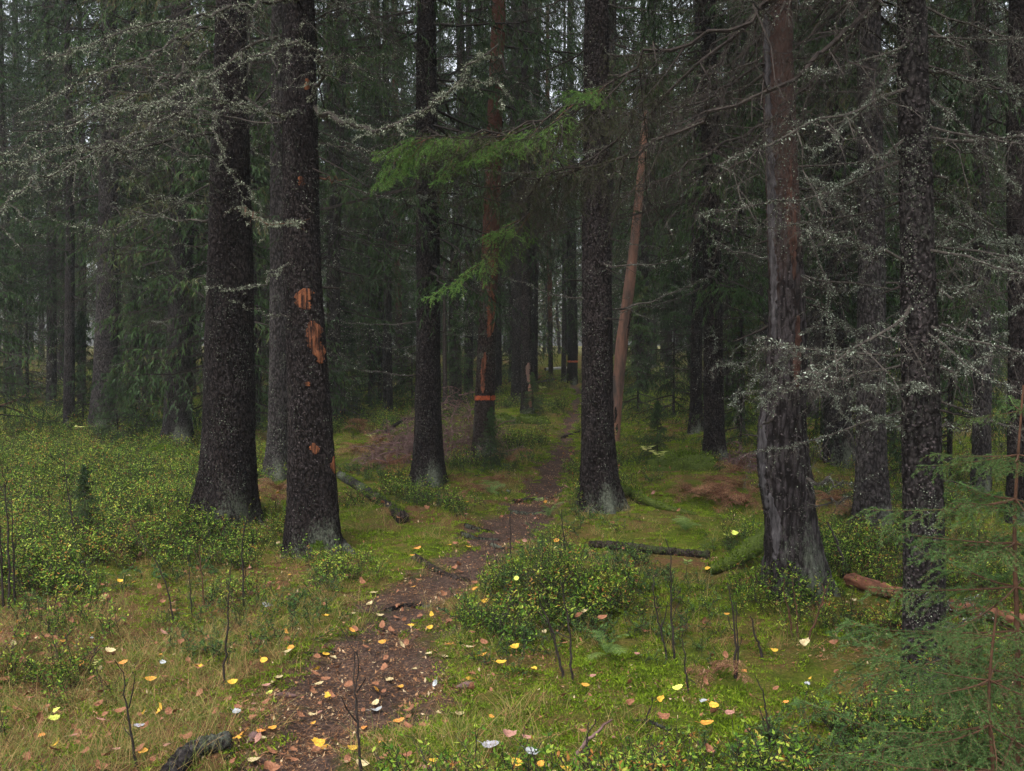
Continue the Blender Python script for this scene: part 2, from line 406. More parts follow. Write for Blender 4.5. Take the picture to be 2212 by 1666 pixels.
def side_shoots(rng, P, per, tmin, tmax, ang, length, k, droop, jitter=0.15, taper=0.55, updown=0.0):
    """per side shoots on every parent line, alternating sides, drooping under their weight"""
    n = len(P)
    Pr = np.repeat(P, per, axis=0)
    t = np.tile(np.linspace(tmin, tmax, per), n) + rng.uniform(-0.5, 0.5, n * per) * (tmax - tmin) / per
    t = np.clip(t, 0.02, 0.99)
    a, T = sample_path(Pr, t)
    side = np.tile(np.where(np.arange(per) % 2 == 0, 1.0, -1.0), n)[:, None]
    up = np.array([[0, 0, 1.0]])
    S = norm(np.cross(T, up) + 1e-6) * side
    an = ang + rng.normal(size=(n * per, 1)) * jitter
    D = norm(T * np.cos(an) + S * np.sin(an) + up * (updown + rng.normal(size=(n * per, 1)) * jitter))
    L = (np.repeat(np.broadcast_to(length, (n,)), per) * (1 - taper * t) * rng.uniform(0.55, 1.15, n * per))[:, None]
    s = np.linspace(0, 1, k)[None, :, None]
    Q = a[:, None, :] + D[:, None, :] * (L * 1.0)[:, None, :] * s
    Q = Q + np.array([0, 0, -1.0]) * (droop * L * rng.uniform(0.5, 1.5, (n * per, 1)))[:, None, :] * s ** 1.7
    if k > 2:
        Q[:, 1:] += rng.normal(size=(n * per, k - 1, 3)) * L[:, None, :] * 0.06
    return Q, L[:, 0], t

def lichen_on(buf, rng, P, n, size, spread, mat=0):
    """crumpled lichen scraps along lines P"""
    idx = rng.integers(0, len(P), n)
    # clumped: lichen gathers in tufts
    t = (rng.integers(0, 14, n) + rng.normal(size=n) * 0.25) / 14.0
    t = np.where(noise2(t * 7.0, idx * 1.37, 3) > -0.12, t, rng.uniform(0, 1, n) ** 2 * .5)
    a, T = sample_path(P[idx], np.clip(t, 0, 0.999))
    o = rdir(rng, n)
    a = a + o * spread * rng.uniform(0.2, 1, (n, 1))
    L = size * rng.uniform(0.4, 1.5, (n, 1))
    D = norm(o + rdir(rng, n) * 0.7 + np.array([0, 0, -0.35])) * L
    W = norm(np.cross(D, rdir(rng, n))) * L * 0.2
    diamonds(buf, a, D, W, mat, rng.uniform(0, 1, n) ** 1.5, bend=0.6)

def poly(pts, k):
    """resample a polyline smoothly to k points"""
    p = np.asarray(pts, float)
    d = np.r_[0, np.cumsum(np.linalg.norm(np.diff(p, axis=0), axis=1))]
    u = np.linspace(0, d[-1], k)
    q = np.stack([np.interp(u, d, p[:, i]) for i in range(3)], 1)
    for _ in range(2):
        q[1:-1] = 0.25 * q[:-2] + 0.5 * q[1:-1] + 0.25 * q[2:]
    return q

# ------------------------------------------------------------------ objects
def name_obj(name, mesh, parent=None, loc=None, label=None, cat=None, group=None, kind=None):
    o = bpy.data.objects.new(name, mesh)
    COL.objects.link(o)
    if parent is not None: o.parent = parent
    if loc is not None: o.location = tuple(float(c) for c in loc)
    for k, v in (('label', label), ('category', cat), ('group', group), ('kind', kind)):
        if v: o[k] = v
    return o

def thing(name, loc, label, cat, group=None): return name_obj(name, None, None, loc, label, cat, group)

# ------------------------------------------------------------------ ground and path
def build_ground():
    front = np.linspace(-40, 40, 430)
    rest = np.linspace(40, 320, 60)[1:-1]
    ang = np.radians(np.r_[front, rest])
    rr = np.r_[0.6 * np.exp(np.linspace(0, math.log(60 / 0.6), 400)), 66, 75, 90, 120, 180, 300, 500]
    A, Rr = np.meshgrid(ang, rr)
    X, Y = (np.sin(A) * Rr).ravel(), (np.cos(A) * Rr).ravel()
    Z = hgt(X, Y); pm = path_mask(X, Y)
    px, py = project(X, Y, Z)
    dry = (1 - sstep(450, 800, px)) * sstep(1200, 1330, py) * (Y > 0)
    nc, nr = len(ang), len(rr)
    i = np.arange(nr - 1)[:, None]; j = np.arange(nc)[None, :]
    F = np.stack([i * nc + j, (i + 1) * nc + j, (i + 1) * nc + (j + 1) % nc, i * nc + (j + 1) % nc], -1).reshape(-1, 4)
    onpath = pm[F].mean(1) > 0.55
    V = np.stack([X, Y, Z], 1)
    c = np.array([[0, 0, float(hgt(0, 0)[0])]])
    for nm, sel in (('ground', ~onpath), ('path', onpath)):
        f = F[sel]; used = np.unique(f); rm = np.zeros(len(V), int); rm[used] = np.arange(len(used))
        b = Buf(); b.add(V[used], f4=rm[f])
        if nm == 'ground':
            b.add(c); k = b.n - 1
            ring = rm[np.arange(nc)]
            b.f3.append(np.stack([np.full(nc, k), ring[(np.arange(nc))], ring[(np.arange(nc) + 1) % nc]], 1)); b.m3.append(np.zeros(nc, int))
        me = b.mesh(nm, ['ground'], smooth=True)
        for an, arr in (('path', pm), ('dry', dry)):
            vals = arr[used]
            if nm == 'ground': vals = np.r_[vals, 0]
            at_ = me.attributes.new(an, 'FLOAT', 'POINT'); at_.data.foreach_set('value', vals.astype(np.float32))
        name_obj(nm, me, kind='structure')
build_ground()

# ------------------------------------------------------------------ trunks
def on_trunk(z, cx, cy, V, a, zi, aa, ri, ai):
    r = np.hypot(V[ri, ai, 0] - cx[ri], V[ri, ai, 1] - cy[ri])
    x0, y0 = np.interp(zi, z, cx), np.interp(zi, z, cy)
    return np.stack([x0 + np.cos(aa) * r, y0 + np.sin(aa) * r, zi], 1)

def trunk_mesh(name, C, R, mats, sides=48, rows=150, rough=0.02, flare=0.5, lobes=5, seed=1, flakes=0, flake_size=0.02, zpow=1.6, flare_h=0.28, zvis=None):
    """C: centre points from the foot upwards (relative to the tree), R radii at them"""
    C = np.asarray(C, float); R = np.asarray(R, float)
    u = np.linspace(0, 1, rows) ** zpow
    z = C[0, 2] + u * (C[-1, 2] - C[0, 2])
    if zvis is not None and zvis < C[-1, 2] - 1:
        k = int(rows * 0.86); z = np.r_[np.linspace(C[0, 2], zvis, k), np.linspace(zvis, C[-1, 2], rows - k + 1)[1:]]
    cx = np.interp(z, C[:, 2], C[:, 0]); cy = np.interp(z, C[:, 2], C[:, 1]); rr = np.interp(z, C[:, 2], R)
    for _ in range(2):
        for arr in (cx, cy, rr): arr[1:-1] = 0.25 * arr[:-2] + 0.5 * arr[1:-1] + 0.25 * arr[2:]
    a = np.arange(sides) * 2 * PI / sides
    Zg, Ag = np.meshgrid(z, a, indexing='ij')
    rg = rr[:, None] * np.ones_like(Ag)
    zl = np.maximum(Zg, 0)
    ph = seed * 1.7
    lob = 0.5 + 0.5 * np.cos(Ag * lobes + ph + 0.8 * np.sin(Ag * 2 + ph))
    rg = rg * (1 + flare * np.exp(-zl / flare_h) * (0.10 + 1.0 * lob ** 2.2 * (0.7 + 0.3 * np.sin(Ag + ph * 2))) + 0.05 * np.sin(Ag * 3 + ph + Zg))
    x, y = np.cos(Ag) * rg, np.sin(Ag) * rg
    n = noise3(x * 26, y * 26, Zg * 15, seed) * 0.5 + noise3(x * 60, y * 60, Zg * 38, seed + 9) * 0.5
    n2 = noise3(x * 4, y * 4, Zg * 2, seed + 5)
    rg = rg + rough * (np.sign(n) * np.abs(n) ** 0.6) + n2 * rough * 0.8
    V = np.stack([cx[:, None] + np.cos(Ag) * rg, cy[:, None] + np.sin(Ag) * rg, Zg], -1)
    b = Buf()
    i = np.arange(rows - 1)[:, None]; j = np.arange(sides)[None, :]
    F = np.stack([i * sides + j, i * sides + (j + 1) % sides, (i + 1) * sides + (j + 1) % sides, (i + 1) * sides + j], -1).reshape(-1, 4)
    b.add(V, f4=F)
    b.add(np.array([[cx[-1], cy[-1], z[-1] + 0.02]]), f3=np.stack([(rows - 1) * sides + np.arange(sides), (rows - 1) * sides + (np.arange(sides) + 1) % sides, np.full(sides, rows * sides)], 1) - b.n)
    if flakes:
        rng = np.random.default_rng(seed + 50)
        hz = 5.0
        zi = rng.uniform(0, hz, flakes); aa = rng.uniform(0, 2 * PI, flakes)
        ri = np.clip(np.searchsorted(z, zi), 0, rows - 1); ai = (aa / (2 * PI) * sides).astype(int) % sides
        base = on_trunk(z, cx, cy, V, a, zi, aa, ri, ai); O = np.stack([np.cos(aa), np.sin(aa), 0 * aa], 1); T = np.stack([-np.sin(aa), np.cos(aa), 0 * aa], 1)
        L = flake_size * rng.uniform(0.4, 1.3, (flakes, 1))
        D = (np.array([[0, 0, -1.0]]) + O * rng.uniform(0.1, 0.45, (flakes, 1)) + T * rng.normal(size=(flakes, 1)) * 0.4) * L 
        D[:, :2] = np.where((D * O).sum(1, keepdims=True) < 0, -D[:, :2], D[:, :2])
        diamonds(b, base - O * 0.002, D, T * L * 0.5, 1 if len(mats) > 1 else 0, 0.5, bend=0.4)
    me = b.mesh(name, mats, smooth=True)
    return me, (z, cx, cy, rr, V, a)

def trunk_lichen(surf, n, seed, zmax, zc, size=0.014):
    z, cx, cy, rr, V, a = surf
    rng = np.random.default_rng(seed)
    zi = rng.uniform(0.0, zmax, n * 4); aa = rng.uniform(0, 2 * PI, n * 4)
    ri = np.clip(np.searchsorted(z, zi), 0, len(z) - 1); ai = (aa / (2 * PI) * len(a)).astype(int) % len(a)
    p = on_trunk(z, cx, cy, V, a, zi, aa, ri, ai)
    w = noise3(p[:, 0] * 9, p[:, 1] * 9, p[:, 2] * 5, seed) + 0.5 * noise3(p[:, 0] * 2, p[:, 1] * 2, p[:, 2] * 1.2, seed + 1) + zc * np.exp(-zi / 1.0) * 0.4
    keep = np.argsort(-w + rng.uniform(0, 0.22, len(w)))[:n]
    p = p[keep]; aa = aa[keep]
    O = np.stack([np.cos(aa), np.sin(aa), 0 * aa], 1); T = np.stack([-np.sin(aa), np.cos(aa), 0 * aa], 1)
    th = rng.uniform(0, 2 * PI, (n, 1))
    L = size * rng.uniform(0.3, 1.4, (n, 1))
    D = (T * np.cos(th) + np.array([[0, 0, 1.0]]) * np.sin(th) + O * rng.uniform(0.05, 0.7, (n, 1))) * L
    W = np.cross(norm(D), O) * L * 0.45
    b = Buf(); diamonds(b, p + O * 0.002, D, W, 0, rng.uniform(0, 0.9, n), bend=0.5)
    return b.mesh('lichen', ['lichen_bark'])

# ------------------------------------------------------------------ branch library (origin at the trunk, growing along +X)
def main_line(rng, L, k, droop, rise, wob=0.05):
    s = np.linspace(0, 1, k)
    y = np.cumsum(rng.normal(size=k)) * wob * L / k * 1.5; y[0] = 0
    z = -droop * L * s + rise * L * s ** 2 + np.cumsum(rng.normal(size=k)) * wob * L / k
    z[0] = 0
    return np.stack([L * s * (1 - 0.05 * rng.random()), y, z], 1)

def dead_branch(rng, line, r0, per2=14, per3=5, len2=0.35, len3=0.3, lich=350, lsize=0.016, droop=0.35, twigmat='twig', tmin=0.12, k2=5, per4=0, lmat='lichen'):
    """returns (wood mesh, lichen mesh or None) for one dead branch along line (k,3)"""
    P = np.asarray(line, float)[None]
    k = P.shape[1]
    L = np.linalg.norm(np.diff(P[0], axis=0), axis=1).sum()
    w = Buf()
    tubes(w, P, np.linspace(r0, r0 * 0.18, k)[None], 6)
    Q2, L2, t2 = side_shoots(rng, P, per2, tmin, 0.97, 0.95, L * len2, k2, droop, 0.3, 0.5)
    tubes(w, Q2, np.linspace(1, 0.3, k2)[None] * np.clip(r0 * 0.30 * (L2 / (L * len2 + 1e-6))[:, None] + 0.0009, 0.0012, 0.02), 3)
    lines = [(P, 3), (Q2, 3)]
    if per3:
        Q3, L3, _ = side_shoots(rng, Q2, per3, 0.15, 0.95, 0.8, L2 * len3, 4, droop * 1.3, 0.5, 0.3)
        tubes(w, Q3, np.linspace(1, 0.35, 4)[None] * np.full((len(Q3), 1), 0.0014), 3)
        lines.append((Q3, 2))
        if per4:
            Q4, L4, _ = side_shoots(rng, Q3, per4, 0.2, 0.95, 0.8, L3 * 0.6, 2, droop, 0.6, 0.3)
            D = Q4[:, 1] - Q4[:, 0]
            tris(w, Q4[:, 0], D, norm(np.cross(D, rdir(rng, len(D)))) * 0.0011)
    wm = w.mesh('branch', [twigmat])
    lm = None
    if lich:
        lb = Buf()
        lichen_on(lb, rng, P, int(lich * 0.6), lsize, r0 * 1.1)
        lichen_on(lb, rng, Q2, int(lich * 0.55), lsize * .85, 0.004)
        if per3: lichen_on(lb, rng, Q3, int(lich * 0.3), lsize * 0.7, 0.003)
        lm = lb.mesh('lichen', [lmat])
    return wm, lm

def spray(rng, L, per2=17, per3=5, nd=950, mats=('twig_red', 'needle'), nl=0.016, droop=0.35, nw=0.0013):
    """a green spruce spray with every needle"""
    b = Buf()
    P = main_line(rng, L, 8, 0.25, 0.12, 0.04)[None]
    tubes(b, P, np.linspace(0.0045, 0.0012, 8)[None], 5)
    Q2, L2, t2 = side_shoots(rng, P, per2, 0.12, 0.97, 0.95, L * 0.42, 5, droop, 0.12, 0.62)
    tubes(b, Q2, np.linspace(0.0022, 0.0009, 5)[None] * np.ones((len(Q2), 1)), 3)
    Q3, L3, _ = side_shoots(rng, Q2, per3, 0.2, 0.9, 0.8, L2 * 0.42, 3, droop, 0.2, 0.4)
    tubes(b, Q3, np.full((len(Q3), 3), 0.0009), 3)
    for Q, Ls in ((P[:, 3:], np.array([L * 0.55])), (Q2, L2), (Q3, L3)):
        n = np.maximum((Ls * nd * rng.uniform(0.75, 1.1, len(Ls))).astype(int), 2)
        idx = np.repeat(np.arange(len(Q)), n)
        t = rng.uniform(0.02, 1, len(idx))
        a, T = sample_path(Q[idx], t)
        o = rdir(rng, len(idx)); o = norm(o - (o * T).sum(1, keepdims=True) * T)
        o[:, 2] = np.abs(o[:, 2]) * 0.6 + o[:, 2] * 0.4
        D = norm(o * 1.0 + T * 0.85) * nl * rng.uniform(0.7, 1.15, (len(idx), 1))
        W = norm(np.cross(D, rdir(rng, len(idx)))) * nw
        sh = np.repeat(rng.uniform(-0.15, 0.15, len(Q)), n)
        tris(b, a, D, W, 1, np.clip(0.35 + 0.3 * t + sh + rng.normal(size=len(idx)) * 0.10, 0, 1))
    return b.mesh('spray', list(mats))

LIB = {}
def lib_dead(key, n, **kw):
    out = []
    for i in range(n):
        rng = np.random.default_rng(hash_seed(key) + i)
        L = kw['L'] * rng.uniform(0.8, 1.15)
        line = main_line(rng, L, 9, kw.get('dr', 0.15), kw.get('ri', 0.25), 0.10)
        a = {k: v for k, v in kw.items() if k not in ('L', 'dr', 'ri')}; a['lmat'] = 'lichen_mid' if key in ('sparse', 'twiggy') else 'lichen_dim'
        out.append(dead_branch(rng, line, **a))
    LIB[key] = out
def hash_seed(s): return sum(ord(c) * (i + 3) for i, c in enumerate(s)) % 9973

lib_dead('sparse', 6, L=1.0, r0=0.009, per2=7, per3=3, len2=0.28, len3=0.4, lich=260, lsize=0.012, droop=0.25, dr=0.2, ri=0.2)
lib_dead('twiggy', 6, L=1.25, r0=0.010, per2=18, per3=6, len2=0.38, len3=0.42, lich=650, lsize=0.013, droop=0.45, dr=0.15, ri=0.12, per4=3)
lib_dead('bare', 4, L=1.1, r0=0.008, per2=16, per3=6, len2=0.4, len3=0.42, lich=60, lsize=0.010, droop=0.5, dr=0.2, ri=0.12, twigmat='twig_dark', per4=4)
lib_dead('stub', 4, L=0.22, r0=0.010, per2=2, per3=0, len2=0.3, lich=14, lsize=0.012, droop=0.2, dr=0.2, ri=0.1, twigmat='twig_dark')
LIB['spray'] = [spray(np.random.default_rng(300 + i), 0.55 + 0.06 * i) for i in range(4)]
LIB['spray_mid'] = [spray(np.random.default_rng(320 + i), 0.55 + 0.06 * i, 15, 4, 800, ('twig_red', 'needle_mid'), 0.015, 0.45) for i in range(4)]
LIB['spray_old'] = [spray(np.random.default_rng(340 + i), 0.6, 14, 4, 330, ('twig_dark', 'needle_dark'), 0.014, 0.75) for i in range(3)]

def crown(seed, H, base, rmax, nb, m=13, nl=9, leaf=0.16, lw=0.014, mat='needle_far', shape=0.75, k=5, twist=1.0, skirt=0, droopL=0.45, cz=None):
    """green crown: tiers of drooping boughs hung with twigs and needle tufts; one mesh for one tree"""
    rng = np.random.default_rng(seed)
    b = Buf()
    u = (np.arange(nb) + rng.uniform(0, 1, nb)) / nb
    z0 = base + (H * 0.985 - base) * u ** 0.9
    rel = (H - z0) / (H - base)
    L = rmax * np.minimum(1, 1.15 * rel) ** shape * rng.uniform(0.6, 1.15, nb)
    az = rng.uniform(0, 2 * PI, nb)
    s = np.linspace(0, 1, k)[None]
    dr = droopL * (0.35 + 0.9 * rel)[:, None] * rng.uniform(0.7, 1.3, (nb, 1))
    rad = L[:, None] * s * (1 - 0.12 * dr * s)
    zz = z0[:, None] + L[:, None] * (0.12 * s - dr * s ** 1.3 + 0.16 * s ** 3)
    P = np.stack([np.cos(az)[:, None] * rad, np.sin(az)[:, None] * rad, zz], -1)
    P[:, 1:] += rng.normal(size=(nb, k - 1, 3)) * 0.03
    tubes(b, P, np.linspace(1, 0.2, k)[None] * (0.008 + 0.007 * L[:, None]), 3)
    Q, L2, t2 = side_shoots(rng, P, m, 0.15, 0.98, 0.95, L * 0.36 + 0.08, 4, 0.75, 0.25, 0.55)
    tubes(b, Q, np.linspace(1, 0.3, 4)[None] * np.full((len(Q), 1), 0.0035), 3)
    live = rng.uniform(0, 1, len(Q)) < np.clip(0.35 + 1.2 * (t2) + 0.8 * (1 - np.repeat(rel, m)), 0, 1)
    Ql = Q[live]
    idx = np.repeat(np.arange(len(Ql)), nl)
    a, T = sample_path(Ql[idx], rng.uniform(0.05, 1, len(idx)))
    D = norm(T * 0.6 + rdir(rng, len(idx)) * 0.7 + np.array([0, 0, -0.75])) * leaf * rng.uniform(0.5, 1.3, (len(idx), 1))
    W = norm(np.cross(D, rdir(rng, len(idx)))) * lw
    bt = np.repeat(np.repeat(rng.uniform(0.1, 0.75, nb), m)[live], nl)
    tris(b, a, D, W, 1, np.clip(bt + rng.normal(size=len(idx)) * 0.14, 0, 1))
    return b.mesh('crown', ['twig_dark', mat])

def skirt(seed, z0, z1, nb, L, m=9, n3=5, lich=2500):
    """the dead lower branches of a background spruce, all in one mesh"""
    rng = np.random.default_rng(seed)
    b = Buf()
    z = rng.uniform(z0, z1, nb); az = rng.uniform(0, 2 * PI, nb)
    LL = L * rng.uniform(0.35, 1.15, nb) * (0.55 + 0.45 * (z - z0) / (z1 - z0))
    k = 5; s = np.linspace(0, 1, k)[None]
    d = rng.uniform(0.0, 0.5, (nb, 1))
    rad = LL[:, None] * s
    zz = z[:, None] + LL[:, None] * (-d * s + 0.2 * s ** 2)
    P = np.stack([np.cos(az)[:, None] * rad, np.sin(az)[:, None] * rad, zz], -1); P[:, 1:] += rng.normal(size=(nb, k - 1, 3)) * 0.03
    tubes(b, P, np.linspace(1, 0.25, k)[None] * (0.005 + 0.005 * LL[:, None]), 3)
    Q, L2, _ = side_shoots(rng, P, m, 0.15, 0.98, 0.95, LL * 0.38, 4, 0.6, 0.35, 0.5)
    tubes(b, Q, np.linspace(1, 0.4, 4)[None] * np.full((len(Q), 1), 0.0026), 3)
    Q3, L3, _ = side_shoots(rng, Q, n3, 0.1, 0.95, 0.9, L2 * 0.55, 2, 0.7, 0.6, 0.3)
    D = Q3[:, 1] - Q3[:, 0]
    tris(b, Q3[:, 0], D, norm(np.cross(D, rdir(rng, len(D)))) * 0.0022)
    lichen_on(b, rng, Q, lich, 0.03, 0.01, 1)
    return b.mesh('dead_branches', ['twig', 'lichen'])

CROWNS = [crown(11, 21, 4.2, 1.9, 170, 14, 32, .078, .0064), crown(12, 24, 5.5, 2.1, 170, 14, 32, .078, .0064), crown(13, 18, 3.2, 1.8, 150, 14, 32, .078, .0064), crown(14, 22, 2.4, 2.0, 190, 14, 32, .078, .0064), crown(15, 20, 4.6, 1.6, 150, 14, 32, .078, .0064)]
CROWN_H = [21, 24, 18, 22, 20]
SKIRTS = [skirt(21, 0.9, 7.5, 80, 1.5), skirt(22, 1.2, 9.0, 90, 1.4), skirt(23, 0.8, 5.5, 70, 1.6), skirt(24, 0.6, 5.0, 60, 1.5), skirt(25, 1.0, 7.0, 80, 1.2)]
YOUNG = [crown(31, 4.2, 0.15, 1.25, 90, 14, 12, 0.085, 0.008, 'needle_far', 0.9), crown(32, 2.6, 0.1, 0.95, 70, 14, 12, 0.07, 0.007, 'needle_far', 0.9),
         crown(33, 6.5, 0.5, 1.5, 120, 14, 11, 0.10, 0.010, 'needle_far', 0.9)]
YOUNG_H = [4.2, 2.6, 6.5]

def place_branch(tree, base, surf, key, z, az, pitch, scale, rng):
    """a library branch as a part of the tree, with its lichen as sub-part"""
    zz, cx, cy, rr = surf[:4]
    wm, lm = LIB[key][int(rng.integers(0, len(LIB[key])))]
    r = float(np.interp(z, zz, rr)) * 0.8
    loc = (float(np.interp(z, zz, cx)) + math.cos(az) * r, float(np.interp(z, zz, cy)) + math.sin(az) * r, z)
    o = name_obj('branch', wm, tree, loc)
    o.rotation_euler = (rng.uniform(-0.4, 0.4), -pitch, az); o.scale = (scale,) * 3
    if lm is not None: name_obj('lichen', lm, o, kind='stuff')
    return o

def px_branch(tree, base, pts, r0, seed, k=None, **kw):
    """a branch that starts at the trunk and runs through known points of the place"""
    rng = np.random.default_rng(seed)
    P = poly([at(*p) - base for p in pts], k or max(10, 2 * len(pts)))
    P[1:] += rng.normal(size=(len(P) - 1, 3)) * 0.016
    wm, lm = dead_branch(rng, P, r0, **kw)
    o = name_obj('branch', wm, tree)
    if lm is not None: name_obj('lichen', lm, o, kind='stuff')
    return o, P

def hang_sprays(tree, branch, P, key, n, t0, t1, rng, smin=0.6, smax=1.1, green=True):
    """green sprays as sub-parts of a branch"""
    for i in range(n):
        t = t0 + (t1 - t0) * (i + rng.random()) / n
        p, T = sample_path(P[None], np.array([t])); p, T = p[0], T[0]
        az = math.atan2(T[1], T[0]) + rng.choice([-1, 1]) * rng.uniform(0.2, 1.1)
        o = name_obj('spray', LIB[key][int(rng.integers(0, len(LIB[key])))], branch, p)
        o.rotation_euler = (rng.uniform(-0.5, 0.5), rng.uniform(0.0, 0.75), az)
        o.scale = (rng.uniform(smin, smax),) * 3

# ------------------------------------------------------------------ the trees one can point to
def big_tree(name, pts, label, bark='bark', depth=None, height=20, crown_i=0, seed=1, sides=88, rows=250, flare=0.5, lobes=5, rough=0.008,
             flakes=2500, lichen_n=900, branches=(), group=None, zmax=5.0, lean_top=(0, 0), crown_scale=1.0, cat='tree', roots=(), flare_h=0.28, zc=1.0, lsize=0.013):
    """pts: (px, py, half width px) from the foot upwards"""
    if depth is None:
        base = ground_at(pts[0][0], pts[0][1])
    else:
        q = at(pts[0][0], pts[0][1], depth); base = np.array([q[0], q[1], float(hgt(q[0], q[1])[0])])
    d = base[1]
    C, R = [], []
    for px, py, hw in pts:
        q = at(px, py, d) - base
        C.append(q); R.append(hw * d / FPX)
    C[0][2] = -0.12; C = [c for c in C]
    top = C[-1].copy(); z_last = top[2]
    dirv = (C[-1] - C[-2]) / max(C[-1][2] - C[-2][2], 0.1) * 0.4
    for f in (0.25, 0.5, 0.8, 1.0):
        zz = z_last + (height - z_last) * f
        C.append(np.array([top[0] + dirv[0] * (zz - z_last) * 0.3 + lean_top[0] * f, top[1] + lean_top[1] * f, zz])); R.append(max(R[len(pts) - 1] * (1 - 0.93 * f), 0.015))
    t = thing(name, base, label, cat, group)
    me, surf = trunk_mesh('trunk', C, R, [bark, 'flake'] if flakes else [bark], sides, rows, rough * .62, flare, lobes, seed, flakes, 0.012, flare_h=flare_h, zvis=min(C[len(pts) - 1][2] + 0.3, 9.0) if rows >= 100 else None)
    name_obj('trunk', me, t)
    if lichen_n:
        name_obj('lichen', trunk_lichen(surf, int(lichen_n * 1.8), seed + 70, zmax, zc, lsize * .7), t, kind='stuff')
    rng = np.random.default_rng(seed + 200)
    for key, n, z0, z1, smin, smax in branches:
        for i in range(n):
            z = z0 + (z1 - z0) * (i + rng.random()) / n
            place_branch(t, base, surf, key, z, rng.uniform(0, 2 * PI), rng.uniform(-0.35, 0.25), rng.uniform(smin, smax), rng)
    if crown_i is not None:
        o = name_obj('crown', CROWNS[crown_i], t, (C[-3][0], C[-3][1], 0))
        o.rotation_euler = (0, 0, rng.uniform(0, 6)); s = height / CROWN_H[crown_i]; o.scale = (crown_scale, crown_scale, s)
    for rp, r0, rm in roots:
        P = poly([ground_at(a, b) + np.array([0, 0, h]) - base for a, b, h in rp], 14)
        b = Buf(); rngr = np.random.default_rng(seed + 5)
        rad = np.linspace(r0, r0 * 0.3, 14) * rngr.uniform(0.85, 1.15, 14)
        tubes(b, P[None], rad[None], 10)
        n = 900
        i = rngr.integers(0, 13, n); q = P[i] + (P[i + 1] - P[i]) * rngr.random((n, 1))
        o_ = rdir(rngr, n); o_[:, 2] = np.abs(o_[:, 2])
        D = norm(o_ + rdir(rngr, n) * 0.4) * 0.028
        if rm == 'moss_solid': tris(b, q + o_ * rad[i][:, None] * 0.9, D, norm(np.cross(D, rdir(rngr, n))) * 0.005, 1, rngr.uniform(0, 0.7, n))
        name_obj('root', b.mesh('root', [rm, 'moss'], smooth=True), t)
    return t, base, surf

def scar(tree, surf, zc, az, hh, ww, seed, mat='scar', name='bark_scar'):
    """a patch where the bark is torn off: an irregular curved sheet just proud of the trunk"""
    z, cx, cy, rr, V, a = surf
    rng = np.random.default_rng(seed)
    n, m = max(18, int(hh / 0.014)), 16
    b = Buf(); vs = []
    for i in range(n):
        v = i / (n - 1)
        zz = zc + (v - 0.5) * hh
        wd = ww * (math.sin(PI * min(max(v, 0.03), 0.97)) ** 0.5) * (1 + .22 * math.sin(v * 9 + seed) + rng.uniform(-.2, .2))
        off = (.10 * math.sin(v * 6 + seed * 2) + rng.uniform(-0.10, 0.10)) * ww
        ri = int(np.clip(np.searchsorted(z, zz), 0, len(z) - 1))
        for j in range(m):
            th = az + off + (j / (m - 1) - 0.5) * wd
            ai = int(round((th % (2 * PI)) / (2 * PI) * len(a))) % len(a)
            rs = max(math.hypot(V[ri, (ai + q) % len(a), 0] - cx[ri], V[ri, (ai + q) % len(a), 1] - cy[ri]) for q in (-1, 0, 1))
            r = rs + (0.004 if 0 < j < m - 1 and 0 < i < n - 1 else -0.01) + rng.uniform(-0.002, 0.002)
            vs.append((float(np.interp(zz, z, cx)) + math.cos(th) * r, float(np.interp(zz, z, cy)) + math.sin(th) * r, zz))
    i = np.arange(n - 1)[:, None]; j = np.arange(m - 1)[None]
    F = np.stack([i * m + j, i * m + j + 1, (i + 1) * m + j + 1, (i + 1) * m + j], -1).reshape(-1, 4)
    b.add(np.array(vs), f4=F)
    return name_obj(name, b.mesh(name, [mat], smooth=True), tree)

def az_to(base, px, cam_side=True):
    """direction on the trunk facing the camera, shifted by px in -1..1 across the visible width"""
    toward = math.atan2(-base[1], -base[0])
    return toward + math.asin(max(-1, min(1, px)))

def zat(base, py):
    """height on the tree for a picture row"""
    return float(at(0, py, base[1])[2] - base[2])

# A: thick dark spruce, left
A_, bA, sA = big_tree('spruce_tree', [(485, 1128, 62), (492, 1080, 56), (493, 1000, 55), (493, 900, 54), (494, 750, 52), (495, 600, 49), (496, 430, 43), (497, 250, 37), (499, 100, 33), (500, 0, 31)],
    'thickest dark trunk with a pale lichened foot, left of the torn bark spruce', seed=3, crown_i=1, height=24, flare=0.75, lobes=4, rough=0.009, flakes=9000, lichen_n=1500, roots=([[(462, 1112, .16), (432, 1118, .07), (400, 1136, 0.0)], .075, 'bark_lichen'], [[(520, 1118, .12), (548, 1124, .04), (572, 1138, -.01)], .06, 'bark_lichen'], [[(485, 1130, .14), (478, 1148, .03), (470, 1168, -.02)], .06, 'bark_lichen']),
    branches=(('sparse', 7, 2.0, 4.4, 0.7, 1.3), ('twiggy', 9, 3.2, 6.5, 0.9, 1.5), ('stub', 10, 0.8, 4.0, 0.5, 1.1)))
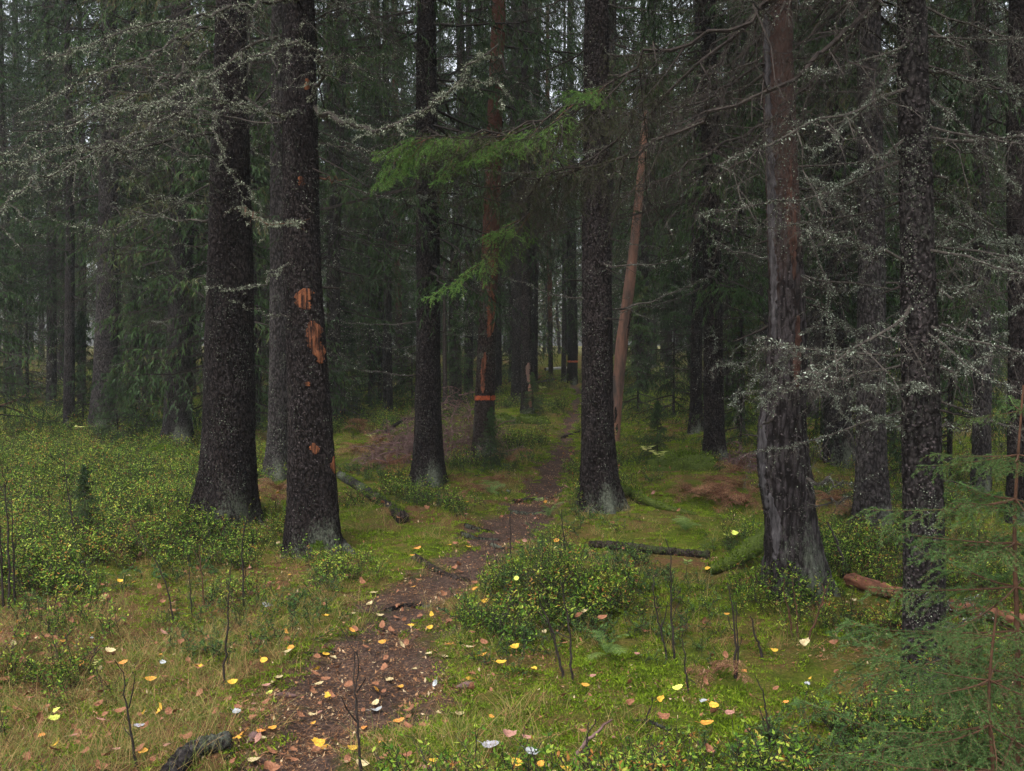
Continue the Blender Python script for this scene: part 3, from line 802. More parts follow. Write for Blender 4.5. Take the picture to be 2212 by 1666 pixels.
# B
B_, bB, sB = big_tree('spruce_tree', [(683, 1192, 58), (678, 1130, 54), (675, 1050, 51), (670, 900, 47), (663, 750, 43), (655, 600, 41), (651, 430, 39), (648, 250, 37), (645, 100, 35), (643, 0, 34)],
    'dark leaning spruce with patches of torn orange bark, beside the thickest trunk', seed=5, crown_i=0, height=22, flare=0.35, rough=0.007, flakes=8000, lichen_n=800, roots=([[(652, 1185, .12), (628, 1195, .03), (605, 1208, -.02)], .06, 'bark_lichen'], [[(715, 1182, .12), (742, 1188, .03), (770, 1200, -.02)], .055, 'bark_lichen'], [[(684, 1195, .12), (690, 1215, .02), (700, 1232, -.03)], .05, 'moss_solid']),
    branches=(('sparse', 6, 2.4, 4.4, 0.6, 1.1), ('stub', 12, 1.5, 4.2, 0.5, 1.2), ('twiggy', 5, 4.0, 6.5, 0.9, 1.4)))
for py0, off, hpx, w, sd in ((648, 0.0, 48, 1.0, 1), (722, 0.35, 60, 0.9, 2), (756, 0.55, 62, 0.75, 22), (965, 0.15, 26, 0.4, 3), (1003, 0.88, 40, 0.4, 4), (190, 0.45, 26, 0.45, 5), (398, 0.02, 22, 0.35, 6), (828, -0.05, 10, 0.3, 7)):
    scar(B_, sB, zat(bB, py0), az_to(bB, off), hpx * bB[1] / FPX, w, sd)
# C
C_, bC, sC = big_tree('spruce_tree', [(928, 1042, 35), (926, 1000, 31), (924, 900, 28), (924, 750, 26), (924, 600, 25), (923, 400, 24), (922, 200, 22), (922, 0, 20)],
    'straight dark spruce just left of the brush heap', seed=7, crown_i=3, height=21, flare=0.5, flakes=7000, lichen_n=700,
    branches=(('sparse', 30, 1.2, 5.6, 0.7, 1.3), ('bare', 6, 3.5, 7, 0.9, 1.3), ('stub', 8, 0.8, 3.5, 0.6, 1.2)))
# D
D_, bD, sD = big_tree('pine_tree', [(1050, 990, 27), (1046, 940, 22), (1048, 860, 21), (1052, 760, 20), (1056, 640, 19), (1060, 520, 18), (1064, 400, 17), (1068, 250, 16), (1074, 100, 15), (1078, 0, 14)],
    'red barked flaking trunk with an orange painted band, between brush heap and path', bark='bark_pine', seed=9, crown_i=0, height=23, flare=0.4, flakes=2200, lichen_n=900, sides=40,
    branches=(('sparse', 8, 1.6, 6.5, 0.5, 1.0), ('bare', 8, 3.5, 8, 0.7, 1.2)), zc=1.6)
M['inner_red2'] = plain_mat('reddish pine inner bark', (0.03, 0.014, 0.010), (0.19, 0.07, 0.038), 30, 0.85, (1, 1, 0.3), 1.0)
for py0, off, hpx, w, sd, mt in ((805, -0.3, 90, 0.6, 1, 'inner_red2'), (675, 0.25, 110, 0.9, 2, 'inner_red2'), (560, 0.3, 90, 1.0, 3, 'inner_red2'), (650, 0.3, 40, 0.4, 8, 'scar'), (700, .5, 40, .4, 9, 'scar')):
    scar(D_, sD, zat(bD, py0), az_to(bD, off), hpx * bD[1] / FPX, w, sd, mt)
def paint_band(tree, base, surf, py, hpx, seed):
    z, cx, cy, rr, V, a = surf
    rng = np.random.default_rng(seed); zc = zat(base, py); hh = hpx * base[1] / FPX
    n = 64; vs = []
    up, dn = rng.uniform(0.8, 1.15, n), rng.uniform(0.8, 1.15, n)
    for row, e in ((0, dn), (1, up)):
        for j in range(n):
            th = 2 * PI * j / n; zz = zc + (row - 0.5) * hh * e[j]
            ri = int(np.clip(np.searchsorted(z, zz), 0, len(z) - 1)); ai = int(j / n * len(a)) % len(a)
            r = max(math.hypot(V[ri, (ai + q) % len(a), 0] - cx[ri], V[ri, (ai + q) % len(a), 1] - cy[ri]) for q in (-1, 0, 1)) + 0.004 + 0.002 * rng.random()
            vs.append((float(np.interp(zz, z, cx)) + math.cos(th) * r, float(np.interp(zz, z, cy)) + math.sin(th) * r, zz))
    b = Buf(); j = np.arange(n); keep = rng.random(n) > 0.06
    b.add(np.array(vs), f4=np.stack([j, (j + 1) % n, n + (j + 1) % n, n + j], 1)[keep])
    name_obj('paint_band', b.mesh('paint_band', ['paint'], smooth=True), tree)
paint_band(D_, bD, sD, 859, 10, 1)
# E pair
E1, bE1, sE1 = big_tree('spruce_tree', [(1118, 878, 14), (1118, 800, 13), (1117, 600, 12), (1114, 300, 10), (1112, 100, 9)],
    'grey green lichened trunk, left of the pair by the path bend', bark='bark_lichen', seed=11, crown_i=4, height=21, sides=28, rows=90, flakes=600, lichen_n=500, lsize=0.03, branches=(('bare', 10, 2, 8, 0.8, 1.3),))
E2, bE2, sE2 = big_tree('spruce_tree', [(1141, 892, 14), (1139, 820, 12), (1137, 700, 11), (1136, 500, 10), (1134, 300, 9), (1133, 100, 8)],
    'slim trunk with a pale strip of stripped bark, left of the path bend', seed=13, crown_i=2, height=20, sides=28, rows=90, flakes=600, lichen_n=200, lsize=0.02, branches=(('bare', 10, 2, 8, 0.8, 1.3),))
for py0, hpx, off, w in ((805, 44, 0.15, 0.9), (850, 60, 0.4, 0.7)): scar(E2, sE2, zat(bE2, py0), az_to(bE2, off), hpx * bE2[1] / FPX, w, int(py0), 'bare_wood')
# F
F_, bF, sF = big_tree('spruce_tree', [(1298, 1098, 44), (1292, 1040, 38), (1290, 950, 35), (1289, 850, 34), (1288, 700, 33), (1287, 550, 31), (1288, 400, 29), (1289, 200, 27), (1290, 0, 26)],
    'straight dark spruce at the right edge of the path, in front of the peeled pole', seed=15, crown_i=1, height=23, flare=0.6, flakes=8000, lichen_n=800,
    branches=(('sparse', 18, 1.6, 5.0, 0.7, 1.3), ('bare', 10, 2.6, 6.5, 0.7, 1.2), ('stub', 10, 0.6, 3.5, 0.5, 1.2)),
    roots=([[(1320, 1085, 0.10), (1360, 1080, 0.07), (1400, 1098, 0.05), (1450, 1108, 0.03), (1500, 1112, 0.0)], 0.085, 'moss_solid'],))
# I J
I_, bI, sI = big_tree('spruce_tree', [(1545, 1003, 27), (1544, 940, 22), (1542, 850, 22), (1541, 700, 21), (1538, 500, 20), (1534, 300, 18), (1530, 100, 16)],
    'upright dark spruce right of the peeled pole, mossy hummock at its foot', seed=17, crown_i=3, height=20, sides=40, flakes=2200, lichen_n=400, rows=130,
    branches=(('sparse', 22, 1.2, 6, 0.9, 1.5), ('bare', 14, 2.0, 7, 0.8, 1.4)))
J_, bJ, sJ = big_tree('spruce_tree', [(1501, 935, 16), (1503, 880, 13), (1505, 700, 12), (1507, 500, 11), (1508, 200, 9)],
    'slim dark spruce just left of the upright dark spruce', seed=19, crown_i=2, height=17, sides=28, rows=90, flakes=800, lichen_n=250, lsize=0.02, branches=(('bare', 16, 1.5, 7, 0.7, 1.2), ('sparse', 10, 1, 6, .7, 1.2)))
# K
K_, bK, sK = big_tree('spruce_tree', [(1722, 1266, 66), (1712, 1200, 56), (1705, 1120, 52), (1696, 1050, 55), (1689, 980, 54), (1687, 920, 50), (1693, 850, 45), (1698, 760, 41), (1698, 650, 38), (1693, 500, 36), (1688, 350, 34), (1683, 200, 32), (1680, 60, 30), (1679, 0, 29)],
    'crooked swollen spruce with grey flaking bark and a mossy foot on the right', bark='bark_flayed', seed=23, crown_i=1, height=22, flare=0.45, lobes=6, rough=0.012, flakes=9000, lichen_n=1800, rows=220, sides=64,
    branches=(('stub', 14, 0.7, 4.2, 0.6, 1.3), ('sparse', 8, 1.6, 4.2, 0.6, 1.0), ('twiggy', 8, 3.0, 5.5, 0.7, 1.2), ('bare', 8, 3.2, 6, 0.8, 1.3)),
    roots=([[(1668, 1200, 0.16), (1630, 1215, 0.12), (1580, 1230, 0.05), (1530, 1240, 0.02)], 0.10, 'moss_solid'], [[(1770, 1262, 0.05), (1800, 1272, 0.02), (1830, 1290, -0.03)], 0.06, 'moss_solid']), flare_h=0.22)
M['grey_wood'] = plain_mat('weathered grey wood', (0.022, 0.019, 0.020), (0.090, 0.082, 0.085), 40, 0.9, (1, 1, 0.2), 1.0)
M['inner_red'] = plain_mat('reddish inner bark', (0.022, 0.014, 0.012), (0.085, 0.042, 0.032), 40, 0.85, (1, 1, 0.25), 1.0)
for py0, off, hpx, w, sd in ((300, -0.7, 620, .6, 31), (640, -0.6, 200, .5, 32), (990, -.75, 220, .5, 33), (1130, -.5, 150, .4, 34)):
    scar(K_, sK, zat(bK, py0), az_to(bK, off), hpx * bK[1] / FPX, w, sd, 'grey_wood', 'bare_strip')
for py0, off, hpx, w, sd in ((480, 0.5, 260, .55, 35), (760, .6, 160, .4, 36)):
    scar(K_, sK, zat(bK, py0), az_to(bK, off), hpx * bK[1] / FPX, w, sd, 'inner_red', 'bare_strip')
# L
L_, bL, sL = big_tree('spruce_tree', [(1888, 1150, 40), (1886, 1080, 35), (1884, 980, 31), (1882, 850, 30), (1883, 700, 29), (1884, 550, 28), (1880, 350, 26), (1876, 150, 24)],
    'dark spruce half hidden by lichened twigs, between the crooked spruce and the speckled trunk', bark='bark_grey', seed=25, crown_i=0, height=20, flakes=2600, lichen_n=600,
    branches=(('twiggy', 14, 1.0, 5, 0.6, 1.0), ('sparse', 8, 1.2, 5, 0.6, 1.1)))
# M
M_, bM, sM = big_tree('spruce_tree', [(1985, 1560, 46), (1990, 1500, 45), (1993, 1400, 44), (1994, 1250, 43), (1992, 1100, 42), (1988, 900, 40), (1984, 700, 37), (1980, 500, 35), (1976, 300, 32), (1972, 100, 30), (1970, 0, 28)],
    'nearest trunk on the right, narrow and speckled with pale lichen, behind the young spruce', bark='bark_lichen', depth=4.55, seed=27, crown_i=4, height=17, flare=0.2, flakes=7000, lichen_n=2000, rough=0.005, lsize=0.009, zmax=3.2,
    branches=(('twiggy', 32, 1.25, 4.0, 0.55, 1.0), ('stub', 10, 0.5, 3.0, 0.4, 0.8)), zc=0.3)
# H N
H_, bH, sH = big_tree('spruce_tree', [(1236, 832, 12), (1237, 780, 11), (1235, 600, 10.5), (1233, 400, 9), (1232, 200, 8)],
    'far black trunk with a thin orange painted band where the path ends', seed=29, crown_i=3, height=22, sides=24, rows=70, flakes=0, lichen_n=0, flare=0.3, crown_scale=0.8)
paint_band(H_, bH, sH, 781, 4, 2)
N_, bN, sN = big_tree('spruce_tree', [(1394, 836, 13), (1393, 780, 12), (1391, 600, 11), (1388, 300, 9)], 'far dark trunk right of the peeled pole', seed=31, crown_i=2, height=19, sides=24, rows=70, flakes=0, lichen_n=0, flare=0.3)
# left ones
O_, bO, sO = big_tree('spruce_tree', [(218, 942, 30), (222, 880, 26), (226, 800, 24), (230, 700, 23), (234, 550, 21), (236, 350, 19), (236, 100, 17)],
    'grey lichened trunk on the far left, small spruces at its foot', bark='bark_grey', seed=33, crown_i=2, height=19, sides=40, rows=120, flakes=1500, lichen_n=900, lsize=0.02, branches=(('bare', 14, 2.5, 7, 0.8, 1.4), ('twiggy', 8, 2.8, 6, 0.8, 1.3)))
P_, bP, sP = big_tree('spruce_tree', [(382, 968, 36), (386, 920, 30), (388, 800, 28), (390, 650, 26), (392, 450, 24), (394, 200, 21)],
    'shaggy trunk veiled in green twigs, behind the left of the thickest trunk', bark='bark_lichen', seed=35, crown_i=3, height=20, sides=40, rows=120, flakes=1500, lichen_n=700, lsize=0.02, branches=(('bare', 22, 1.0, 6, 0.6, 1.2), ('twiggy', 8, 1.3, 6, 0.7, 1.2)))
rngp = np.random.default_rng(77)
for ch in [c for c in P_.children if c.name.startswith('branch')][:16]:
    for q in range(2):
        o = name_obj('spray', LIB['spray_old'][int(rngp.integers(0, 3))], ch, (rngp.uniform(0.2, 0.8), 0, -0.1)); o.rotation_euler = (rngp.uniform(-.5, .5), rngp.uniform(.6, 1.3), rngp.uniform(-.8, .8))
Q_, bQ, sQ = big_tree('spruce_tree', [(598, 1034, 34), (600, 980, 26), (602, 900, 23), (603, 750, 21), (604, 550, 20), (604, 300, 18), (604, 100, 17)],
    'trunk with a whitish lichened foot seen between the two big left trunks', bark='bark_grey', seed=37, crown_i=0, height=20, sides=40, rows=120, flakes=1500, lichen_n=1400, zc=5, lsize=0.016, branches=(('bare', 8, 2.5, 6, 0.8, 1.2),))
R_, bR, sR = big_tree('spruce_tree', [(811, 852, 12), (810, 780, 10), (809, 600, 9), (808, 300, 8)], 'slim far trunk left of the straight spruce, thin pole beside it', seed=39, crown_i=2, height=18, sides=20, rows=60, flakes=0, lichen_n=0, flare=0.3, branches=(('bare', 10, 2, 7, 1, 1.6),))
R2, bR2, sR2 = big_tree('spruce_tree', [(821, 880, 5), (821, 700, 4.5), (820, 450, 4)], 'very thin dark pole just right of the slim far trunk', seed=40, crown_i=None, height=8, sides=14, rows=50, flakes=0, lichen_n=0, flare=0.1)
S_, bS, sS = big_tree('spruce_tree', [(1812, 1002, 34), (1810, 940, 28), (1808, 800, 25), (1806, 600, 24), (1804, 300, 21)], 'mossy lichened trunk just right of the crooked spruce, behind hanging twigs', bark='bark_lichen', seed=41, crown_i=3, height=20, sides=36, rows=100, flakes=800, lichen_n=900, lsize=0.02, branches=(('twiggy', 10, 1.2, 6, 0.8, 1.3), ('bare', 10, 1.5, 6, 0.8, 1.3)))
for pts, lab, bk, hh, sd in (
    ([(1370, 812, 6), (1370, 700, 5.5), (1368, 450, 5)], 'thin dark pole right behind the peeled pole', 'bark_far', 16, 51),
    ([(1075, 850, 9), (1075, 700, 8), (1074, 400, 7)], 'thin trunk right behind the banded tree', 'bark_far', 17, 52),
    ([(1012, 862, 10), (1013, 700, 9), (1013, 300, 8)], 'dim trunk between the straight spruce and the banded tree', 'bark_far', 18, 53),
    ([(1218, 828, 6), (1219, 700, 5), (1219, 400, 4.5)], 'pale grey slim trunk left of the far banded trunk', 'bark_grey', 18, 54),
    ([(36, 832, 11), (37, 700, 10), (38, 400, 9)], 'dark trunk near the left edge behind a brush mound', 'bark_far', 19, 55),
    ([(148, 930, 12), (150, 800, 11), (152, 500, 9)], 'slender lichened trunk left of the grey one on the far left', 'bark_lichen', 17, 56),
    ([(176, 890, 9), (178, 700, 8), (178, 400, 7)], 'thin black trunk tight left of the grey one on the far left', 'bark_far', 15, 57),
    ([(292, 900, 11), (291, 700, 10), (290, 400, 8)], 'dark narrow trunk between the grey and the shaggy left trunks', 'bark_far', 18, 58),
    ([(716, 872, 10), (716, 700, 9), (714, 400, 8)], 'dark narrow trunk right behind the torn bark spruce', 'bark_far', 19, 59),
    ([(962, 905, 6), (961, 850, 5), (960, 700, 4)], 'blackened short snag left of the brush heap', 'twig_dark', 3.2, 60),
    ([(1600, 930, 9), (1601, 800, 8), (1601, 500, 7)], 'narrow dark trunk between the upright and the crooked spruce', 'bark_far', 17, 61),
    ([(1780, 960, 8), (1782, 800, 7), (1786, 600, 6)], 'spindly dark stem close right of the crooked spruce', 'bark_far', 12, 62),
    ([(2120, 1060, 20), (2122, 900, 18), (2120, 600, 17), (2118, 300, 15)], 'dim trunk behind the young spruce at the right edge', 'bark_grey', 19, 63),
    ([(2200, 1130, 26), (2202, 900, 24), (2200, 600, 22), (2196, 300, 20)], 'dark trunk cut by the right edge, behind lichened twigs', 'bark', 20, 64)):
    t, b_, s_ = big_tree('spruce_tree', pts, lab, bark=bk, seed=sd, crown_i=(sd % 5 if hh > 10 else None), height=hh, sides=20, rows=60, flakes=0, lichen_n=0, flare=0.3,
                         branches=(('bare', 8, 1.8, 6, 0.8, 1.4),) if hh > 6 else (), crown_scale=0.9)
for pts, lab, sd in (([(868, 838, 8), (862, 700, 7.5), (857, 500, 7), (855, 250, 6.5), (853, 100, 6)], 'far pine with a reddish upper trunk left of the straight spruce', 71),
                     ([(552, 850, 8), (554, 600, 7.5), (558, 300, 7), (560, 100, 6)], 'far reddish pine seen between the two big left trunks', 72),
                     ([(1770, 850, 9), (1772, 500, 8), (1776, 150, 7)], 'far reddish pine between the crooked spruce and its right neighbour', 73),
                     ([(1190, 820, 5), (1186, 500, 5), (1183, 250, 5)], 'thin reddish pine left of the far banded trunk', 74)):
    big_tree('pine_tree', pts, lab, bark='bark_pine', seed=sd, crown_i=1, height=24, sides=20, rows=60, flakes=0, lichen_n=0, flare=0.2, crown_scale=0.8)

# G: debarked leaning pole
gb = ground_at(1325, 955)
dg = gb[1]
t = thing('dead_pole', gb, 'peeled reddish dead trunk leaning behind the spruce at the path edge', 'dead tree')
Cg = [at(px, py, dg) - gb for px, py in ((1326, 960), (1333, 860), (1343, 740), (1356, 640), (1366, 560), (1377, 460), (1387, 360), (1391, 300), (1394, 240))]
Rg = [w * dg / FPX for w in (11, 12, 13, 12, 10.5, 9.5, 8.5, 7.5, 5)]
Cg[0][2] = -0.1
me, sg = trunk_mesh('trunk', Cg, Rg, ['bare_wood'], 32, 110, 0.004, 0.15, 4, 81, 0, zpow=1.0)
name_obj('trunk', me, t)
scar(t, sg, zat(gb, 895), az_to(gb, -0.1), 0.28, 0.5, 9, 'dead_log')
scar(t, sg, zat(gb, 925), az_to(gb, 0.3), 0.16, 0.4, 10, 'twig_dark', 'knot_hole')
scar(t, sg, zat(gb, 700), az_to(gb, 0.9), 0.5, 0.5, 11, 'dead_log')
for i in range(3): place_branch(t, gb, sg, 'stub', 2.0 + 0.8 * i, i * 2.2, 0.2, 0.8, np.random.default_rng(i))

# ------------------------------------------------------------------ the lichen hung branches of the left pair
dA, dB = bA[1], bB[1]
LK = dict(per2=20, per3=6, len2=0.22, len3=0.4, lich=1500, lsize=0.014, droop=0.3, per4=2)
o, P = px_branch(B_, bB, [(675, 235, dB), (705, 245, dB - .15), (750, 266, dB - .4), (800, 285, dB - .6), (850, 276, dB - .7), (910, 245, dB - .8), (960, 205, dB - .9), (1000, 165, dB - .95), (1040, 125, dB - 1), (1078, 95, dB - 1)], 0.024, 401, 26, per2=12, per3=3, len2=0.14, len3=0.4, lich=3400, lsize=0.016, droop=0.3)
px_branch(B_, bB, [(985, 180, dB - .95), (1020, 172, dB - .95), (1050, 180, dB - .95), (1085, 186, dB - .95), (1090, 215, dB - .95), (1083, 232, dB - .95)], 0.007, 402, 14, per2=6, per3=2, len2=0.2, len3=0.4, lich=600, lsize=0.015, droop=0.3)
px_branch(B_, bB, [(668, 215, dB - .2), (690, 170, dB - .5), (690, 120, dB - .8), (650, 84, dB - 1.0), (617, 97, dB - 1.1), (584, 117, dB - 1.2), (534, 118, dB - 1.3), (500, 131, dB - 1.4), (467, 145, dB - 1.5), (433, 180, dB - 1.6), (400, 188, dB - 1.7), (350, 218, dB - 1.8), (290, 240, dB - 1.9)], 0.016, 403, 30, **{**LK, 'lich': 3000, 'per2': 24, 'len2': 0.17})
px_branch(B_, bB, [(640, 245, dB - .1), (600, 248, dB - .4), (533, 230, dB - .7), (500, 220, dB - .9), (433, 218, dB - 1.1), (350, 226, dB - 1.3), (260, 234, dB - 1.5), (180, 238, dB - 1.6)], 0.014, 404, 24, **{**LK, 'lich': 2600, 'per2': 20, 'len2': 0.2})
px_branch(B_, bB, [(650, -15, dB - .1), (617, 3, dB - .4), (567, 4, dB - .6), (533, 13, dB - .8), (483, 22, dB - 1), (447, 33, dB - 1.1), (400, 42, dB - 1.2), (333, 48, dB - 1.3), (267, 62, dB - 1.4), (243, 83, dB - 1.5), (167, 103, dB - 1.5), (117, 120, dB - 1.6), (80, 134, dB - 1.6)], 0.018, 405, 30, **{**LK, 'lich': 3000, 'per2': 24, 'len2': 0.18})
px_branch(A_, bA, [(465, 245, dA - .3), (417, 248, dA - .6), (350, 258, dA - .9), (300, 290, dA - 1.1), (253, 310, dA - 1.3), (213, 322, dA - 1.4), (160, 314, dA - 1.6), (117, 336, dA - 1.7), (67, 349, dA - 1.8), (-20, 354, dA - 1.9)], 0.018, 406, 28, **{**LK, 'lich': 2600, 'per2': 26, 'len2': 0.22})
px_branch(A_, bA, [(460, 290, dA - .3), (400, 295, dA - .6), (350, 305, dA - .9), (277, 330, dA - 1.2), (200, 334, dA - 1.5), (143, 363, dA - 1.7), (110, 380, dA - 1.8), (67, 394, dA - 2), (35, 412, dA - 2.1), (15, 445, dA - 2.2), (-10, 493, dA - 2.3)], 0.017, 407, 28, **{**LK, 'lich': 2600, 'per2': 26, 'len2': 0.22})
px_branch(A_, bA, [(470, 240, dA - .4), (457, 250, dA - .8), (457, 283, dA - 1.0), (477, 317, dA - 1.1), (493, 367, dA - 1.15), (523, 393, dA - 1.2), (540, 430, dA - 1.2), (580, 462, dA - 1.2)], 0.009, 408, 20, **{**LK, 'lich': 1300, 'per2': 14, 'len2': 0.15})
px_branch(A_, bA, [(455, 440, dA - .3), (367, 427, dA - .7), (333, 423, dA - .9), (300, 410, dA - 1.1), (281, 393, dA - 1.2), (284, 367, dA - 1.3), (310, 323, dA - 1.3), (312, 283, dA - 1.35)], 0.008, 409, 20, **{**LK, 'lich': 900, 'per2': 12})
px_branch(A_, bA, [(465, 190, dA - .3), (420, 170, dA - .8), (413, 130, dA - 1.2), (413, 60, dA - 1.4)], 0.008, 410, 14, **{**LK, 'lich': 700, 'per2': 14})
px_branch(A_, bA, [(448, 570, dA - .1), (413, 584, dA - .5), (360, 582, dA - .8), (327, 597, dA - 1), (288, 606, dA - 1.1)], 0.008, 411, 14, per2=4, per3=2, len2=0.15, lich=170, lsize=0.011)
px_branch(B_, bB, [(633, 568, dB - .1), (580, 598, dB - .4), (547, 617, dB - .5), (513, 625, dB - .6), (473, 623, dB - .65), (440, 614, dB - .7)], 0.009, 412, 16, per2=6, per3=2, len2=0.12, lich=900, lsize=0.012)
px_branch(B_, bB, [(628, 683, dB - .1), (583, 680, dB - .3), (547, 668, dB - .5), (520, 658, dB - .5), (491, 652, dB - .6)], 0.007, 413, 14, per2=5, per3=2, len2=0.15, lich=340, lsize=0.010)
px_branch(A_, bA, [(525, 450, dA - .4), (545, 470, dA - 1.1), (575, 482, dA - 1.4), (612, 490, dA - 1.6), (640, 485, dA - 1.7), (668, 470, dA - 1.75)], 0.009, 414, 14, per2=9, per3=3, len2=0.16, lich=900, lsize=0.018, twigmat='twig_red')
px_branch(A_, bA, [(448, 527, dA - .1), (383, 528, dA - .5), (317, 525, dA - .8), (258, 511, dA - 1)], 0.007, 415, 14, per2=5, per3=2, len2=0.12, lich=200, lsize=0.010)
px_branch(A_, bA, [(450, 400, dA - .3), (350, 460, dA - 1.0), (243, 493, dA - 1.5), (170, 497, dA - 1.7), (113, 473, dA - 1.9), (98, 445, dA - 2)], 0.008, 416, 18, **{**LK, 'lich': 900, 'per2': 14, 'len2': .2})
px_branch(A_, bA, [(470, 350, dA - .3), (400, 345, dA - .8), (300, 352, dA - 1.1)], 0.008, 417, 12, **{**LK, 'lich': 300, 'per2': 8})
px_branch(A_, bA, [(450, 110, dA - .3), (380, 160, dA - .9), (280, 210, dA - 1.3), (180, 265, dA - 1.6), (60, 300, dA - 1.9), (-30, 350, dA - 2)], 0.014, 418, 24, **{**LK, 'lich': 1700, 'per2': 24, 'len2': 0.26})
px_branch(A_, bA, [(450, 60, dA - .2), (340, 110, dA - .7), (240, 150, dA - 1.1), (120, 200, dA - 1.4), (20, 260, dA - 1.5)], 0.013, 419, 22, **{**LK, 'lich': 1400, 'per2': 24, 'len2': 0.28})
px_branch(B_, bB, [(690, 130, dB), (740, 120, dB + .2), (800, 122, dB + .3), (860, 115, dB + .4)], 0.009, 420, 14, per2=8, per3=3, len2=0.2, lich=260, lsize=0.012)
px_branch(B_, bB, [(690, 385, dB), (720, 386, dB - .05), (752, 392, dB - .1)], 0.010, 421, 8, per2=2, per3=1, len2=0.1, lich=20, lsize=0.01, twigmat='twig_red')
px_branch(B_, bB, [(690, 310, dB), (760, 325, dB - .2), (830, 345, dB - .3), (900, 335, dB - .4), (930, 322, dB - .4)], 0.007, 422, 16, per2=8, per3=2, len2=0.15, lich=420, lsize=0.011)
px_branch(B_, bB, [(640, 310, dB), (600, 360, dB + .1), (560, 330, dB + .1), (545, 300, dB + .1)], 0.007, 423, 12, per2=8, per3=3, len2=0.25, lich=260, lsize=0.012)
# ------------------------------------------------------------------ boughs sweeping left from the near right trunk
dM, dK = bM[1], bK[1]
rngs = np.random.default_rng(88)
DK = dict(lmat='lichen_dim', per2=20, per3=7, len2=0.26, len3=0.45, lich=700, lsize=0.011, droop=0.55, per4=4, twigmat='twig_dark')
o, P = px_branch(M_, bM, [(1968, -90, dM), (1875, 17, dM - .15), (1825, 66, dM - .2), (1775, 112, dM - .25), (1728, 152, dM - .3), (1681, 186, dM - .3), (1635, 207, dM - .3), (1561, 233, dM - .25), (1475, 277, dM - .2), (1400, 320, dM - .1), (1300, 350, dM), (1180, 378, dM + .1), (1100, 402, dM + .15), (1020, 403, dM + .2)], 0.014, 431, 32, **DK)
hang_sprays(M_, o, P, 'spray_old', 7, 0.55, 0.95, rngs, 0.5, 0.8)
o, P = px_branch(M_, bM, [(1968, -330, dM), (1850, -180, dM), (1720, -40, dM), (1638, 40, dM), (1541, 72, dM), (1475, 90, dM), (1400, 125, dM), (1300, 190, dM), (1200, 250, dM), (1100, 285, dM), (1000, 300, dM), (920, 300, dM), (860, 298, dM)], 0.014, 432, 30, **{**DK, 'lich': 350})
hang_sprays(M_, o, P, 'spray_old', 14, 0.45, 0.86, rngs, 0.6, 1.0)
hang_sprays(M_, o, P, 'spray', 15, 0.80, 0.995, rngs, 0.35, 0.62)
hang_sprays(M_, o, P, 'spray', 6, 0.62, 0.8, rngs, 0.35, 0.55)
o, P = px_branch(M_, bM, [(1968, -200, dM), (1800, -100, dM + .1), (1650, 20, dM + .2), (1500, 150, dM + .3), (1400, 250, dM + .4), (1300, 330, dM + .4), (1200, 410, dM + .5), (1120, 480, dM + .5), (1060, 560, dM + .5)], 0.013, 433, 28, **{**DK, 'lich': 300})
hang_sprays(M_, o, P, 'spray_old', 12, 0.5, 0.92, rngs, 0.5, 0.9)
hang_sprays(M_, o, P, 'spray', 5, 0.86, 0.99, rngs, 0.35, 0.6)
px_branch(M_, bM, [(1968, -50, dM), (1850, 60, dM + .2), (1780, 150, dM + .3), (1720, 230, dM + .4), (1640, 300, dM + .4), (1560, 380, dM + .4), (1500, 420, dM + .4)], 0.014, 434, 22, **DK)
px_branch(K_, bK, [(1680, -60, dK), (1620, 30, dK - .2), (1560, 120, dK - .3), (1500, 200, dK - .4), (1430, 300, dK - .5), (1400, 400, dK - .5)], 0.014, 435, 20, **DK)
px_branch(K_, bK, [(1680, 240, dK), (1600, 300, dK - .2), (1520, 340, dK - .4), (1420, 400, dK - .5), (1300, 430, dK - .6)], 0.012, 436, 18, **{**DK, 'lich': 300})
px_branch(K_, bK, [(1680, 120, dK), (1600, 180, dK), (1450, 230, dK), (1320, 240, dK), (1240, 290, dK)], 0.012, 437, 18, **{**DK, 'lich': 300})
LR = dict(lmat='lichen_mid', per2=12, per3=4, len2=0.22, len3=0.42, lich=900, lsize=0.012, droop=0.3, per4=2)
